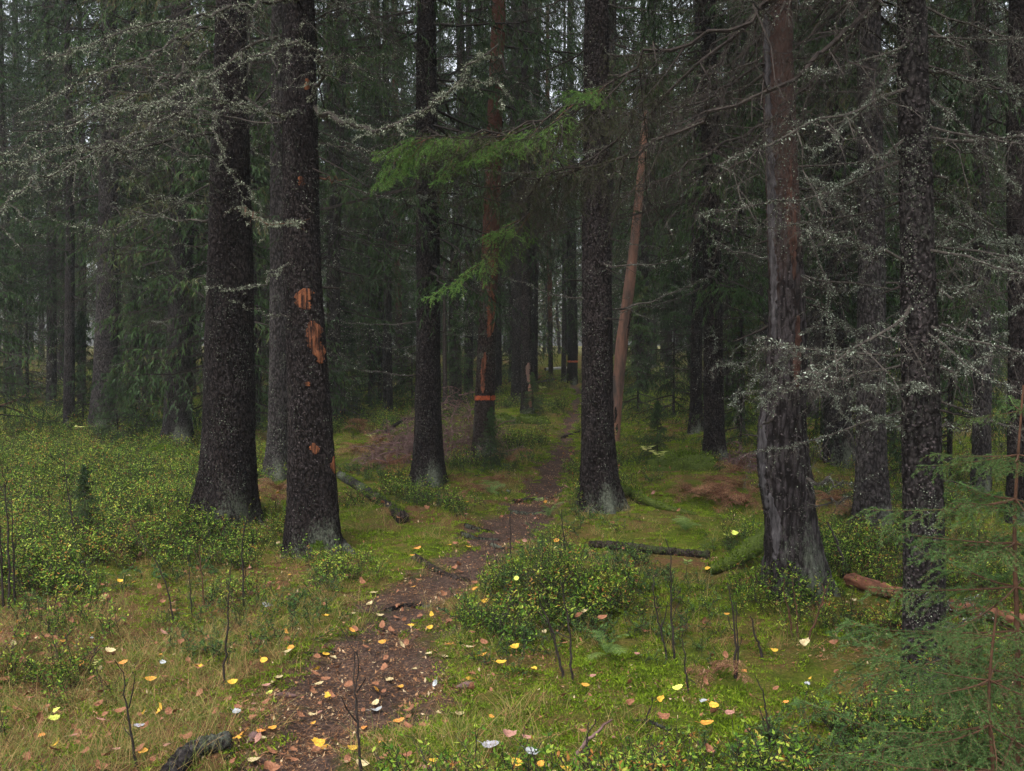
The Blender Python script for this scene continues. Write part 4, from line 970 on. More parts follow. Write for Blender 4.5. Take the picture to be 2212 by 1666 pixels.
for i, (pts, r, lich) in enumerate([
    ([(2021, 642), (2058, 635), (2101, 615), (2158, 568), (2215, 545)], 0.008, 500), ([(2025, 712), (2075, 708), (2125, 688), (2215, 655)], 0.009, 500),
    ([(2021, 762), (2085, 745), (2125, 732), (2170, 720)], 0.006, 300), ([(2021, 802), (2060, 803), (2091, 800), (2115, 782), (2140, 766)], 0.009, 1100),
    ([(2025, 915), (2070, 918), (2110, 925)], 0.007, 120), ([(2000, 470), (2060, 480), (2120, 510), (2215, 540)], 0.008, 500),
    ([(2010, 380), (2080, 430), (2150, 500), (2215, 580)], 0.009, 900), ([(1990, 520), (2060, 530), (2130, 520), (2215, 525)], 0.008, 900),
    ([(1990, 200), (2060, 260), (2130, 330), (2215, 420)], 0.010, 900), ([(1980, 60), (2055, 100), (2108, 140), (2215, 230)], 0.010, 900),
    ([(1960, 130), (1910, 170), (1880, 230), (1800, 300), (1740, 330)], 0.010, 1100), ([(1960, 300), (1900, 330), (1830, 390), (1760, 410)], 0.009, 700),
    ([(1950, 420), (1880, 410), (1800, 400), (1735, 385)], 0.008, 700), ([(1950, 560), (1900, 545), (1830, 520), (1740, 500)], 0.008, 500),
    ([(2030, 1310), (2080, 1300), (2110, 1298)], 0.006, 120), ([(2030, 1345), (2080, 1340), (2130, 1332)], 0.006, 120),
    ([(1960, 840), (1900, 840), (1860, 835)], 0.006, 400), ([(2020, 850), (1990, 830), (1975, 825), (2000, 840)], 0.008, 500),
    ([(1965, 935), (1930, 915), (1890, 900), (1850, 880)], 0.006, 900), ([(2020, 1060), (2010, 1090), (2000, 1110)], 0.006, 260)]):
    n = len(pts); rg = np.random.default_rng(900 + i); dd = rg.uniform(-0.5, 0.3)
    px_branch(M_, bM, [(a, b, dM + dd * j / n) for j, (a, b) in enumerate(pts)], r, 440 + i, 12, **{**LR, 'lich': lich})
for i, (pts, r, lich) in enumerate([
    ([(1735, 440), (1760, 540), (1785, 640), (1800, 740), (1830, 840), (1862, 880)], 0.008, 1500), ([(1735, 600), (1790, 628), (1850, 625)], 0.008, 300),
    ([(1735, 750), (1700, 780), (1650, 800), (1600, 850), (1580, 880)], 0.006, 900), ([(1735, 760), (1680, 740), (1600, 780), (1530, 790)], 0.006, 600),
    ([(1740, 770), (1760, 810), (1800, 850), (1850, 920)], 0.006, 900), ([(1700, 770), (1690, 800), (1660, 850), (1650, 880)], 0.006, 700),
    ([(1745, 1040), (1790, 1046), (1825, 1044)], 0.012, 160), ([(1745, 1088), (1800, 1085), (1850, 1060), (1900, 1010)], 0.006, 60),
    ([(1735, 480), (1800, 500), (1850, 530), (1900, 560)], 0.007, 500), ([(1735, 390), (1790, 420), (1850, 470), (1890, 500)], 0.007, 700),
    ([(1730, 720), (1800, 700), (1860, 720), (1920, 700)], 0.007, 500), ([(1735, 640), (1800, 680), (1870, 750), (1930, 760)], 0.006, 500)]):
    n = len(pts); rg = np.random.default_rng(950 + i)
    px_branch(K_, bK, [(a, b, dK - 0.28 - 0.5 * j / n) for j, (a, b) in enumerate(pts)], r, 470 + i, 14, **{**LR, 'lich': lich, 'per2': 16, 'per3': 5})

# ------------------------------------------------------------------ young spruces
def young(px, py, i, s, label, depth=None, rot=0.0, name='young_spruce', group=None):
    b = ground_at(px, py)
    t = thing(name, b, label, 'young tree', group); t.rotation_euler = (0, 0, rot); t.scale = (s, s, s)
    H = YOUNG_H[i]
    bb = Buf(); tubes(bb, np.array([[[0, 0, -0.1], [0, 0, H * .5], [0.02, 0, H]]]), np.array([[0.008 * H, 0.005 * H, 0.004]]), 8)
    name_obj('trunk', bb.mesh('trunk', ['bark_far']), t); name_obj('crown', YOUNG[i], t)
for a in ((985, 900, 0, 0.55, 'bushy green young spruce right of the straight spruce, above the brush heap'), (890, 880, 1, 0.9, 'low young spruce left of the straight spruce'),
          (745, 905, 0, 0.62, 'young spruce right behind the torn bark spruce'), (1455, 905, 0, 0.85, 'dark dense young spruce right of the peeled pole'),
          (180, 925, 1, 0.85, 'young spruce at the foot of the grey trunk on the far left'), (255, 960, 1, 0.55, 'knee high spruce right of the grey trunk on the far left'),
          (60, 875, 2, 0.9, 'tall dense young spruce at the left edge'), (310, 900, 0, 0.95, 'young spruce between the grey and the shaggy left trunks'),
          (1150, 900, 1, 0.35, 'tiny spruce at the foot of the stripped bark trunk'), (1060, 1010, 1, 0.3, 'tiny spruce beside the foot of the banded tree'),
          (1600, 960, 0, 0.6, 'dim young spruce between the upright and the crooked spruce'), (1860, 1000, 2, 0.5, 'dim young spruce right behind the crooked spruce'),
          (2050, 1030, 2, 0.7, 'dark young spruce behind the speckled near trunk'), (185, 1165, 1, 0.22, 'ankle high spruce seedling in the bilberry on the left'),
          (655, 860, 2, 0.7, 'tall young spruce hidden behind the torn bark spruce'), (1420, 1000, 1, 0.3, 'little spruce in the moss right of the peeled pole')):
    young(*a[:4], a[4], rot=a[0] * 0.01)

def sapling(base, H, n, label, seed, rmax=0.7, name='spruce_sapling'):
    rng = np.random.default_rng(seed)
    t = thing(name, base, label, 'sapling')
    b = Buf(); P = poly([(0, 0, -0.1), (0.01, 0.01, H * .4), (-0.015, 0.02, H * .7), (0, 0, H)], 14)
    tubes(b, P[None], np.linspace(0.012 * H / 1.5 + .002, 0.003, 14)[None], 8)
    name_obj('trunk', b.mesh('trunk', ['twig_red'], smooth=True), t)
    wh = int(H / 0.135); k = 0
    for w in range(wh):
        z = 0.12 + (H - 0.2) * w / (wh - 1)
        L = rmax * (1 - z / H) ** 0.7 + 0.13
        c = 6 if w < wh - 1 else 4
        a0 = rng.uniform(0, 6)
        for q in range(c):
            p, _ = sample_path(P[None], np.array([(z + .1) / (H + .1)]))
            m = LIB['spray_mid'][int(rng.integers(0, 4))]
            o = name_obj('branch', m, t, p[0])
            o.rotation_euler = (rng.uniform(-0.2, 0.2), rng.uniform(-0.35, 0.1) + 0.15 * (1 - z / H), a0 + q * 2 * PI / c + rng.uniform(-.3, .3))
            s = L / 0.62 * rng.uniform(0.75, 1.1); o.scale = (s, s * 0.9, s)
    return t
pbase = at(2203, 1200, 3.15); pz = float(hgt(pbase[0], pbase[1])[0])
sapling(np.array([pbase[0], pbase[1], pz]), 1.48, 0, 'young spruce with reddish stem and fresh green boughs at the right edge', 501, 0.72)
p2 = at(2150, 1500, 2.75); sapling(np.array([p2[0], p2[1], float(hgt(p2[0], p2[1])[0])]), 0.85, 0, 'low spruce sapling in the bottom right corner, in front of the taller one', 502, 0.5)

# ------------------------------------------------------------------ background trees
TRUNKS = []
for i in range(4):
    rng = np.random.default_rng(600 + i)
    H = [20, 23, 18, 21][i]
    C = [(0, 0, -0.3), (rng.uniform(-.1, .1), 0, 3), (rng.uniform(-.15, .15), 0, 8), (rng.uniform(-.1, .1), 0, 14), (0, 0, H)]
    me, _s = trunk_mesh('trunk', C, [0.16, 0.14, 0.115, 0.07, 0.02], ['bark_far'], 12, 40, 0.006, 0.4, 4, 610 + i, 0, zpow=1.2)
    TRUNKS.append(me)
placed = [np.array([o.location[0], o.location[1]]) for o in COL.objects if o.get('category') in ('tree', 'dead tree')]
rb = np.random.default_rng(4242)
cands = []
tries = 0
while len(cands) < 185 and tries < 30000:
    tries += 1
    r = math.sqrt(rb.uniform(19.5 ** 2, 66 ** 2)); a = rb.uniform(-0.54, 0.54)
    x, y = math.sin(a) * r, math.cos(a) * r
    px = CX + FPX * x / y
    if float(path_mask(np.array([x]), np.array([y]))[0]) > 0.02: continue
    if 1180 < px < 1262 and y < 48: continue
    if 1130 < px < 1275 and y < 24: continue
    if 1150 < px < 1270 and rb.random() < .6: continue
    if 1172 < px < 1218 or -60 < px < 8: continue
    md = 1.5 if r < 30 else 2.2
    if any((x - q[0]) ** 2 + (y - q[1]) ** 2 < md * md for q in placed): continue
    placed.append(np.array([x, y])); cands.append((x, y, r))
ANCH = [(-300, 'the left edge'), (222, 'the leftmost grey trunk'), (388, 'the shaggy trunk'), (495, 'the thickest trunk'), (665, 'the torn bark spruce'), (924, 'the straight spruce'),
        (1055, 'the banded tree'), (1220, 'the path end'), (1290, 'the path edge spruce'), (1390, 'the peeled pole'), (1542, 'the upright spruce'), (1695, 'the crooked spruce'), (1884, 'the half hidden spruce'), (1988, 'the speckled trunk'), (2500, 'the right edge')]
ORD = ['nearest', 'second nearest', 'third nearest', 'fourth nearest', 'fifth nearest', 'sixth nearest', 'seventh nearest', 'eighth nearest']
_gap = []
for (x, y, r) in cands:
    px = CX + FPX * x / y
    _gap.append(max(0, min(len(ANCH) - 2, sum(1 for q, _ in ANCH if q < px) - 1)))
def gap_label(n):
    g_ = _gap[n]; rank = sorted([cands[m][2] for m in range(len(cands)) if _gap[m] == g_]).index(cands[n][2])
    where = 'between %s and %s' % (ANCH[g_][1], ANCH[g_ + 1][1])
    if rank < 8: return '%s back spruce %s' % (ORD[rank], where), 'background spruces'
    return 'far dim spruce %s' % where, 'far spruces ' + where
for n, (x, y, r) in enumerate(cands):
    i = int(rb.integers(0, 5)); z = float(hgt(x, y)[0])
    lab, grp = gap_label(n)
    t = thing('spruce_tree', (x, y, z), lab, 'tree', grp); t.rotation_euler = (rb.normal() * 0.012, rb.normal() * 0.012, rb.uniform(0, 6.28))
    s = rb.uniform(0.8, 1.12); th = rb.uniform(0.6, 1.3)
    o = name_obj('trunk', TRUNKS[int(rb.integers(0, 4))], t); o.scale = (th * s, th * s, s)
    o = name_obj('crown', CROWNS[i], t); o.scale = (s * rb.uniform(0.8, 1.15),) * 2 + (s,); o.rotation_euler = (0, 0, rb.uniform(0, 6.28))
    o = name_obj('dead_branches', SKIRTS[i], t); o.scale = (s, s, s); o.rotation_euler = (0, 0, rb.uniform(0, 6.28))

ry = np.random.default_rng(555); ycount = {}
for n in range(26):
    a = ry.uniform(-.5, .5); r = ry.uniform(16, 42); x, y = math.sin(a) * r, math.cos(a) * r; px = CX + FPX * x / y
    if 1120 < px < 1290 or float(path_mask(np.array([x]), np.array([y]))[0]) > 0.01: continue
    g_ = max(0, min(len(ANCH) - 2, sum(1 for q, _ in ANCH if q < px) - 1))
    t = thing('young_spruce', (x, y, float(hgt(x, y)[0])), '', 'young tree', 'young background spruces'); ycount.setdefault(g_, []).append((r, t))
    i = int(ry.integers(0, 3)); s_ = ry.uniform(.7, 1.3); t.rotation_euler = (0, 0, ry.uniform(0, 6)); t.scale = (s_,) * 3
    bb = Buf(); H = YOUNG_H[i]; tubes(bb, np.array([[[0, 0, -0.1], [0, 0, H * .5], [0.02, 0, H]]]), np.array([[0.008 * H, 0.005 * H, 0.004]]), 6)
    name_obj('trunk', bb.mesh('trunk', ['bark_far']), t); name_obj('crown', YOUNG[i], t)

for g_, l in ycount.items():
    for k, (r, t) in enumerate(sorted(l, key=lambda q: q[0])): t['label'] = '%s young background spruce between %s and %s' % (ORD[k], ANCH[g_][1], ANCH[g_ + 1][1])

# far wood, one mass behind everything
def far_wood():
    rng = np.random.default_rng(99)
    b = Buf(); n = 330
    ang = rng.uniform(-0.72, 0.72, n); r = rng.uniform(64, 112, n)
    X, Y = np.sin(ang) * r, np.cos(ang) * r; Z = hgt(X, Y)
    H = rng.uniform(17, 25, n)
    gx = CX + FPX * X / Y; H = np.where(np.abs(gx - 1196) < 17, rng.uniform(9, 13, n), np.where(gx < 10, rng.uniform(14, 17, n), H))
    P = np.stack([np.stack([X, Y, Z - 0.3], 1), np.stack([X + rng.normal(size=n) * .2, Y, Z + H * .5], 1), np.stack([X, Y, Z + H], 1)], 1)
    tubes(b, P, np.stack([rng.uniform(.12, .2, n), rng.uniform(.08, .12, n), np.full(n, .02)], 1), 6, 0)
    per = 900
    idx = np.repeat(np.arange(n), per)
    u = rng.uniform(0, 1, len(idx)); zz = Z[idx] + H[idx] * (0.08 + 0.92 * u)
    rad = (2.3 * np.minimum(1, 1.3 * (1 - u)) ** 0.8 + .1) * np.sqrt(rng.uniform(0.05, 1, len(idx))); az = rng.uniform(0, 2 * PI, len(idx))
    A = np.stack([X[idx] + np.cos(az) * rad, Y[idx] + np.sin(az) * rad, zz], 1)
    D = np.stack([np.cos(az) * .45, np.sin(az) * .45, rng.uniform(-.55, -.1, len(idx))], 1) * rng.uniform(.3, 1.0, (len(idx), 1))
    tris(b, A, D, norm(np.cross(D, rdir(rng, len(idx)))) * 0.06, 1, rng.uniform(0, 1, len(idx)))
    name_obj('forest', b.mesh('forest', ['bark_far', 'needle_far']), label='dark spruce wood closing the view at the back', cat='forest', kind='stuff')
far_wood()

# ------------------------------------------------------------------ ground cover sources
def sub_coll(name, meshes):
    c = bpy.data.collections.new(name)
    for i, me in enumerate(meshes):
        o = bpy.data.objects.new('%s_%02d' % (name, i), me); c.objects.link(o)
    return c

def berry(seed, n=5, h=0.16, lf=0.0145, mat='bilberry', lo=0.15, hi=0.92, dens=17):
    rng = np.random.default_rng(seed); b = Buf()
    base = np.stack([rng.normal(size=n) * .04, rng.normal(size=n) * .04, np.full(n, -.02)], 1)
    tip = base + np.stack([rng.normal(size=n) * .05, rng.normal(size=n) * .05, h * rng.uniform(.6, 1.15, n)], 1)
    s = np.linspace(0, 1, 4)[None, :, None]
    P = base[:, None] * (1 - s) + tip[:, None] * s; P[:, 1:] += rng.normal(size=(n, 3, 3)) * .008
    tubes(b, P, np.full((n, 4), .0012), 3)
    Q, L, _ = side_shoots(rng, P, 6, .3, 1, .7, np.full(n, h * .45), 3, .0, .4, .3, .35)
    tubes(b, Q, np.full((len(Q), 3), .0008), 3)
    m = n * dens
    idx = rng.integers(0, len(Q), m); a, T = sample_path(Q[idx], rng.uniform(.1, 1, m))
    o = rdir(rng, m); o[:, 2] = o[:, 2] * .35 + .12
    D = norm(o + T * .35) * lf * rng.uniform(.7, 1.3, (m, 1)); W = norm(np.cross(D, np.array([0, 0, 1.0]) + rdir(rng, m) * .35)) * lf * .32
    diamonds(b, a, D * 1.3, W, 1, np.clip(rng.uniform(lo, hi, m) + .15 * (a[:, 2] / h - .5), 0, 1), bend=.25)
    return b.mesh('sprig', ['twig_dark', mat])

def tuft(seed, n, rad, h0, h1, w, mat, lo, hi, lean=.35, seg=3):
    rng = np.random.default_rng(seed); b = Buf()
    az = rng.uniform(0, 2 * PI, n); r = rad * np.sqrt(rng.uniform(0, 1, n))
    A = np.stack([np.cos(az) * r, np.sin(az) * r, np.full(n, -.01)], 1)
    D = np.stack([rng.normal(size=n) * lean, rng.normal(size=n) * lean, np.ones(n)], 1); L = rng.uniform(h0, h1, (n, 1)); D = norm(D)
    Wd = norm(np.cross(D, rdir(rng, n))) * w; t = rng.uniform(lo, hi, n)
    if seg == 1: tris(b, A, D * L, Wd, 0, t)
    else:
        bend = np.stack([D[:, 0], D[:, 1], -np.abs(rng.normal(size=n)) * .6], 1) * L * rng.uniform(.3, 1.2, (n, 1))
        s = np.linspace(0, 1, seg + 1)
        C = [A + D * L * q + bend * q ** 2.2 for q in s]
        v = []
        for q, c in zip(s, C): v += [c - Wd * (1 - q * .85), c + Wd * (1 - q * .85)]
        V = np.stack(v, 1); nn = 2 * (seg + 1); f = []
        for q in range(seg): f.append(np.arange(n)[:, None] * nn + np.array([[2 * q, 2 * q + 1, 2 * q + 3, 2 * q + 2]]))
        b.add(V, f4=np.concatenate(f), tint=np.repeat(t, nn))
    return b.mesh('tuft', [mat])

def litter(seed, n=34, rad=.09, big=3):
    rng = np.random.default_rng(seed); b = Buf()
    A = np.stack([rng.normal(size=n) * rad * .6, rng.normal(size=n) * rad * .6, rng.uniform(.001, .012, n)], 1)
    D = rdir(rng, n); D[:, 2] *= .25; D = norm(D) * rng.uniform(.012, .03, (n, 1)); W = norm(np.cross(D, [[0, 0, 1.0]])) * .0011
    tris(b, A, D, W, 0, rng.uniform(0, 1, n))
    A = np.stack([rng.normal(size=big) * rad * .7, rng.normal(size=big) * rad * .7, rng.uniform(.004, .02, big)], 1)
    D = rdir(rng, big); D[:, 2] *= .4; D = norm(D) * rng.uniform(.008, .022, (big, 1)); W = norm(np.cross(D, np.array([0, 0, 1.0]) + rdir(rng, big) * .5)) * rng.uniform(.003, .006, (big, 1))
    diamonds(b, A, D, W, 0, rng.uniform(.2, 1, big), bend=.5)
    return b.mesh('litter', ['litter'])

def gn_scatter(name, pts, scl, idx, rot, coll, label, cat):
    me = bpy.data.meshes.new(name); me.vertices.add(len(pts)); me.vertices.foreach_set('co', np.asarray(pts, np.float32).ravel())
    for an, ty, dat, key in (('scl', 'FLOAT', scl, 'value'), ('idx', 'INT', idx, 'value'), ('rot', 'FLOAT_VECTOR', rot, 'vector')):
        a = me.attributes.new(an, ty, 'POINT'); a.data.foreach_set(key, np.asarray(dat, np.int32 if ty == 'INT' else np.float32).ravel())
    o = name_obj(name, me, label=label, cat=cat, kind='stuff')
    ng = bpy.data.node_groups.new(name + ' scatter', 'GeometryNodeTree')
    ng.interface.new_socket('Geometry', in_out='INPUT', socket_type='NodeSocketGeometry'); ng.interface.new_socket('Geometry', in_out='OUTPUT', socket_type='NodeSocketGeometry')
    gi, go = ng.nodes.new('NodeGroupInput'), ng.nodes.new('NodeGroupOutput')
    ip = ng.nodes.new('GeometryNodeInstanceOnPoints'); ci = ng.nodes.new('GeometryNodeCollectionInfo')
    ci.inputs['Collection'].default_value = coll; ci.inputs['Separate Children'].default_value = True; ci.inputs['Reset Children'].default_value = True
    ip.inputs['Pick Instance'].default_value = True
    def na(nm, ty):
        q = ng.nodes.new('GeometryNodeInputNamedAttribute'); q.data_type = ty; q.inputs[0].default_value = nm
        return [s for s in q.outputs if s.enabled and s.name == 'Attribute'][0]
    L = ng.links
    L.new(gi.outputs[0], ip.inputs['Points']); L.new(ci.outputs[0], ip.inputs['Instance'])
    L.new(na('idx', 'INT'), ip.inputs['Instance Index']); L.new(na('scl', 'FLOAT'), ip.inputs['Scale']); L.new(na('rot', 'FLOAT_VECTOR'), ip.inputs['Rotation'])
    L.new(ip.outputs[0], go.inputs[0])
    md = o.modifiers.new('scatter', 'NODES'); md.node_group = ng
    return o

def scatter_pts(seed, n, dmin, dmax, power=1.0, half=0.86):
    n = int(n * 1.43)
    """random ground points, thinning with distance: density ~ 1/d^power per square metre"""
    rng = np.random.default_rng(seed)
    u = rng.uniform(0, 1, n); e = 2 - power
    d = (dmin ** e + u * (dmax ** e - dmin ** e)) ** (1 / e) if abs(e) > 1e-6 else dmin * (dmax / dmin) ** u
    a = rng.uniform(-half, half, n)
    x, y = np.sin(a) * d, np.cos(a) * d
    z = hgt(x, y); px, py = project(x, y, z)
    return rng, x, y, z, d, px, py

def finish(name, rng, x, y, z, d, keep, coll, k, s0, s1, far, label, cat, tilt=.15, sink=0.0):
    x, y, z, d = x[keep], y[keep], z[keep], d[keep]; n = len(x)
    rot = np.stack([rng.normal(size=n) * tilt, rng.normal(size=n) * tilt, rng.uniform(0, 6.28, n)], 1)
    s = rng.uniform(s0, s1, n) * (1 + np.clip((d - 9) / 30, 0, 1) * far)
    gn_scatter(name, np.stack([x, y, z - sink], 1), s, rng.integers(0, k, n), rot, coll, label, cat)

CLEAR = []
for pts, rd in (([(1275, 1183), (1340, 1185), (1420, 1196), (1520, 1206)], .2), ([(1832, 1268), (1880, 1284), (1950, 1303), (2060, 1326), (2160, 1350)], .28), ([(735, 1040), (790, 1075), (865, 1130)], .3), ([(893, 1206), (950, 1240), (1010, 1256)], .15),
                ([(1005, 1138), (1062, 1150)], .2), ([(998, 1156), (1075, 1168)], .2), ([(1530, 1240), (1600, 1222), (1660, 1205)], .25), ([(1340, 1085), (1400, 1098), (1500, 1112)], .35), ([(390, 1660), (490, 1618)], .15), ([(930, 985), (1020, 985)], .5), ([(830, 1000), (890, 1000)], .5),
                ([(770, 960), (830, 990)], .7), ([(1490, 1070), (1600, 1092)], .5), ([(1040, 1060), (1080, 1045)], .4), ([(595, 1065), (600, 1092)], .3), ([(1300, 1430), (1320, 1425)], .15), ([(1000, 1085), (1010, 1080)], .3)):
    for i in range(len(pts) - 1):
        for f in np.linspace(0, 1, 6):
            p = ground_at(pts[i][0] + (pts[i + 1][0] - pts[i][0]) * f, pts[i][1] + (pts[i + 1][1] - pts[i][1]) * f); CLEAR.append((p[0], p[1], rd))
            CLEAR.append((p[0] * .97, p[1] * .97, rd))
def open_spot(x, y):
    k = np.ones(len(x), bool)
    for a, b, r in CLEAR: k &= (x - a) ** 2 + (y - b) ** 2 > r * r
    return k

def ell(px, py, cx, cy, rx, ry): return np.exp(-(((px - cx) / rx) ** 2 + ((py - cy) / ry) ** 2))

cb = sub_coll('src bilberry', [berry(700 + i) for i in range(6)])
cl = sub_coll('src lingon', [berry(720 + i, 5, .10, .012, 'lingon', 0.0, .9, 24) for i in range(4)])
cg = sub_coll('src grass', [tuft(740 + i, 24, .06, .07, .2, .0013, 'grass', 0.05, 1.0) for i in range(5)])
cm = sub_coll('src moss', [tuft(760 + i, 170, .08, .006, .022, .0026, 'moss', 0.1, .95, .9, 1) for i in range(4)])
ct = sub_coll('src litter', [litter(780 + i) for i in range(5)])

rng, x, y, z, d, px, py = scatter_pts(801, 46000, 2.6, 42, 1.35)
pm = path_mask(x, y)
patch = noise2(x * .9, y * .9, 21) * .5 + noise2(x * 2.7, y * 2.7, 22) * .5
w = 0.16 + patch * 1.25
w += 0.42 * (px < 560) * (py < 1330) * (py > 900) - 0.75 * ell(px, py, 200, 1560, 600, 230) - .45 * ell(px, py, 1500, 1480, 350, 110) - .5 * ell(px, py, 560, 1240, 230, 45) - .4 * ell(px, py, 1500, 940, 300, 70) - 0.95 * ell(px, py, 1150, 1510, 460, 130) - .45 * ell(px, py, 1850, 1400, 200, 90) - .55 * ell(px, py, 1250, 1640, 380, 70) - .9 * ell(px, py, 1390, 1160, 260, 42) - 1.2 * ell(px, py, 1400, 1222, 170, 34) + .3 * ell(px, py, 680, 1210, 120, 30) + .5 * ell(px, py, 480, 1150, 130, 40) + .5 * ell(px, py, 1700, 1300, 120, 40) + .35 * ell(px, py, 1950, 1560, 300, 150)
w += 0.9 * ell(px, py, 1275, 1305, 130, 55) + 0.15 * ell(px, py, 1600, 1560, 400, 150) + 0.5 * ell(px, py, 1850, 1330, 150, 100) + .5 * ell(px, py, 830, 1110, 120, 60) - .4 * ell(px, py, 920, 1170, 130, 40)
w -= 0.5 * ell(px, py, 1600, 1070, 250, 60)
keep = (rng.uniform(0, 1, len(x)) < w) & (pm < 0.3 * rng.uniform(0, 1, len(x))) & open_spot(x, y)
finish('bilberry_shrubs', rng, x, y, z, d, keep, cb, 6, .45, 1.35, .9, 'knee low bilberry with small yellow green leaves carpeting the floor', 'bilberry', .2)
rng, x, y, z, d, px, py = scatter_pts(802, 14000, 2.6, 26, 1.35)
patch = noise2(x * 1.3, y * 1.3, 31)
keep = (rng.uniform(0, 1, len(x)) < .12 + patch * .6 + .6 * ell(px, py, 1270, 1310, 180, 60) + .3 * ell(px, py, 1950, 1580, 300, 120) - .6 * ell(px, py, 1250, 1520, 450, 130) - 0.6 * ell(px, py, 100, 1560, 400, 200)) & (path_mask(x, y) < .15) & open_spot(x, y)
finish('lingonberry_shrubs', rng, x, y, z, d, keep, cl, 4, .7, 1.3, .9, 'low dark green lingonberry between the bilberry', 'lingonberry', .2)
rng, x, y, z, d, px, py = scatter_pts(803, 24000, 2.4, 30, 1.4)
patch = noise2(x * 1.1, y * 1.1, 41)
pm = path_mask(x, y)
w = .12 + .3 * patch + 1.0 * ell(px, py, 150, 1530, 560, 220) + .35 * ell(px, py, 950, 1330, 300, 60) + .35 * ((pm > .05) & (pm < .4)) + .25 * ell(px, py, 1170, 980, 120, 90)
keep = (rng.uniform(0, 1, len(x)) < w) & (pm < .85 * rng.uniform(0, 1, len(x)))
finish('grass', rng, x, y, z, d, keep, cg, 5, .5, 1.05, .6, 'thin straw and green grass, thickest left of the path', 'grass', .2)
rng, x, y, z, d, px, py = scatter_pts(804, 60000, 2.4, 30, 1.3)
pm = path_mask(x, y)
patch = noise2(x * 1.6, y * 1.6, 51) * .6 + noise2(x * 4.5, y * 4.5, 52) * .4
w = .45 + .75 * patch + .9 * ell(px, py, 1200, 1510, 480, 160) + .9 * ell(px, py, 900, 1175, 150, 45) + .5 * ell(px, py, 1400, 950, 250, 120)
keep = (rng.uniform(0, 1, len(x)) < w) & ((pm < .75 * rng.uniform(0, 1, len(x)) ** .7) | ((patch > .12) & (pm < .95) & (rng.uniform(0, 1, len(x)) < .5)))
finish('moss', rng, x, y, z, d, keep, cm, 4, .7, 1.5, 1.2, 'yellow green moss cushions on the forest floor', 'moss', .15, .004)
rng, x, y, z, d, px, py = scatter_pts(805, 26000, 2.4, 25, 1.3)
pm = path_mask(x, y)
w = .22 + .25 * noise2(x * 1.5, y * 1.5, 61) + .8 * (pm > .3) + .5 * ell(px, py, 560, 1230, 260, 60) + .3 * ell(px, py, 100, 1500, 500, 160) + .5 * ell(px, py, 1850, 1380, 200, 80)
keep = rng.uniform(0, 1, len(x)) < w
finish('needle_litter', rng, x, y, z, d, keep, ct, 5, .7, 1.3, .6, 'brown needles and leaf scraps strewn over path and floor', 'litter', .06, -.001)

# ------------------------------------------------------------------ ferns, seedlings
def frond(seed, L=.42, mat='fern_brown', droop=.7, pin=16):
    rng = np.random.default_rng(seed); b = Buf()
    s = np.linspace(0, 1, 10)
    P = np.stack([L * s * (1 - .2 * droop * s), rng.normal() * .02 * s, L * (.75 * s - droop * s ** 2)], 1)
    tubes(b, P[None], np.linspace(.002, .0008, 10)[None], 4, 0)
    t = np.repeat(np.linspace(.12, .98, pin), 2); side = np.tile([1.0, -1.0], pin)
    Pr = np.repeat(P[None], len(t), 0); a, T = sample_path(Pr, t)
    S = norm(np.cross(T, [[0, 0, 1.0]])) * side[:, None]
    Lp = L * .34 * np.sin(PI * (.18 + .8 * (1 - t))) * rng.uniform(.8, 1.1, len(t))
    Dd = norm(S + T * .35 + rdir(rng, len(t)) * .18 + np.array([0, 0, -.25]))
    # leaflets along each pinna
    q = 9
    tt = np.tile(np.linspace(.08, .95, q), len(t)); ii = np.repeat(np.arange(len(t)), q)
    base = a[ii] + Dd[ii] * (Lp[ii] * tt)[:, None]
    for sg in (1, -1):
        D = norm(T[ii] * sg + Dd[ii] * .5 + rdir(rng, len(ii)) * .15) * (L * .05 * (1.1 - tt))[:, None]
        W = norm(Dd[ii]) * (L * .011)
        diamonds(b, base, D, W, 0, rng.uniform(0, 1, len(ii)), bend=.3)
    return b.mesh('frond', [mat])
FB = [frond(850 + i, .42, 'fern_brown', .9) for i in range(3)]; FG = [frond(860 + i, .36, 'fern_green', .7) for i in range(2)]
def fern(px, py, green, n, s, label, seed, group=None):
    rng = np.random.default_rng(seed); b = ground_at(px, py); t = thing('fern', b, label, 'fern', group)
    F = FG if green else FB
    for i in range(n):
        o = name_obj('frond', F[int(rng.integers(0, len(F)))], t, (0, 0, .01)); o.rotation_euler = (rng.uniform(-.4, .4), rng.uniform(-.75, .1), i * 6.28 / n + rng.uniform(-.4, .4)); o.scale = (s * 1.1 * rng.uniform(.7, 1.15),) * 3
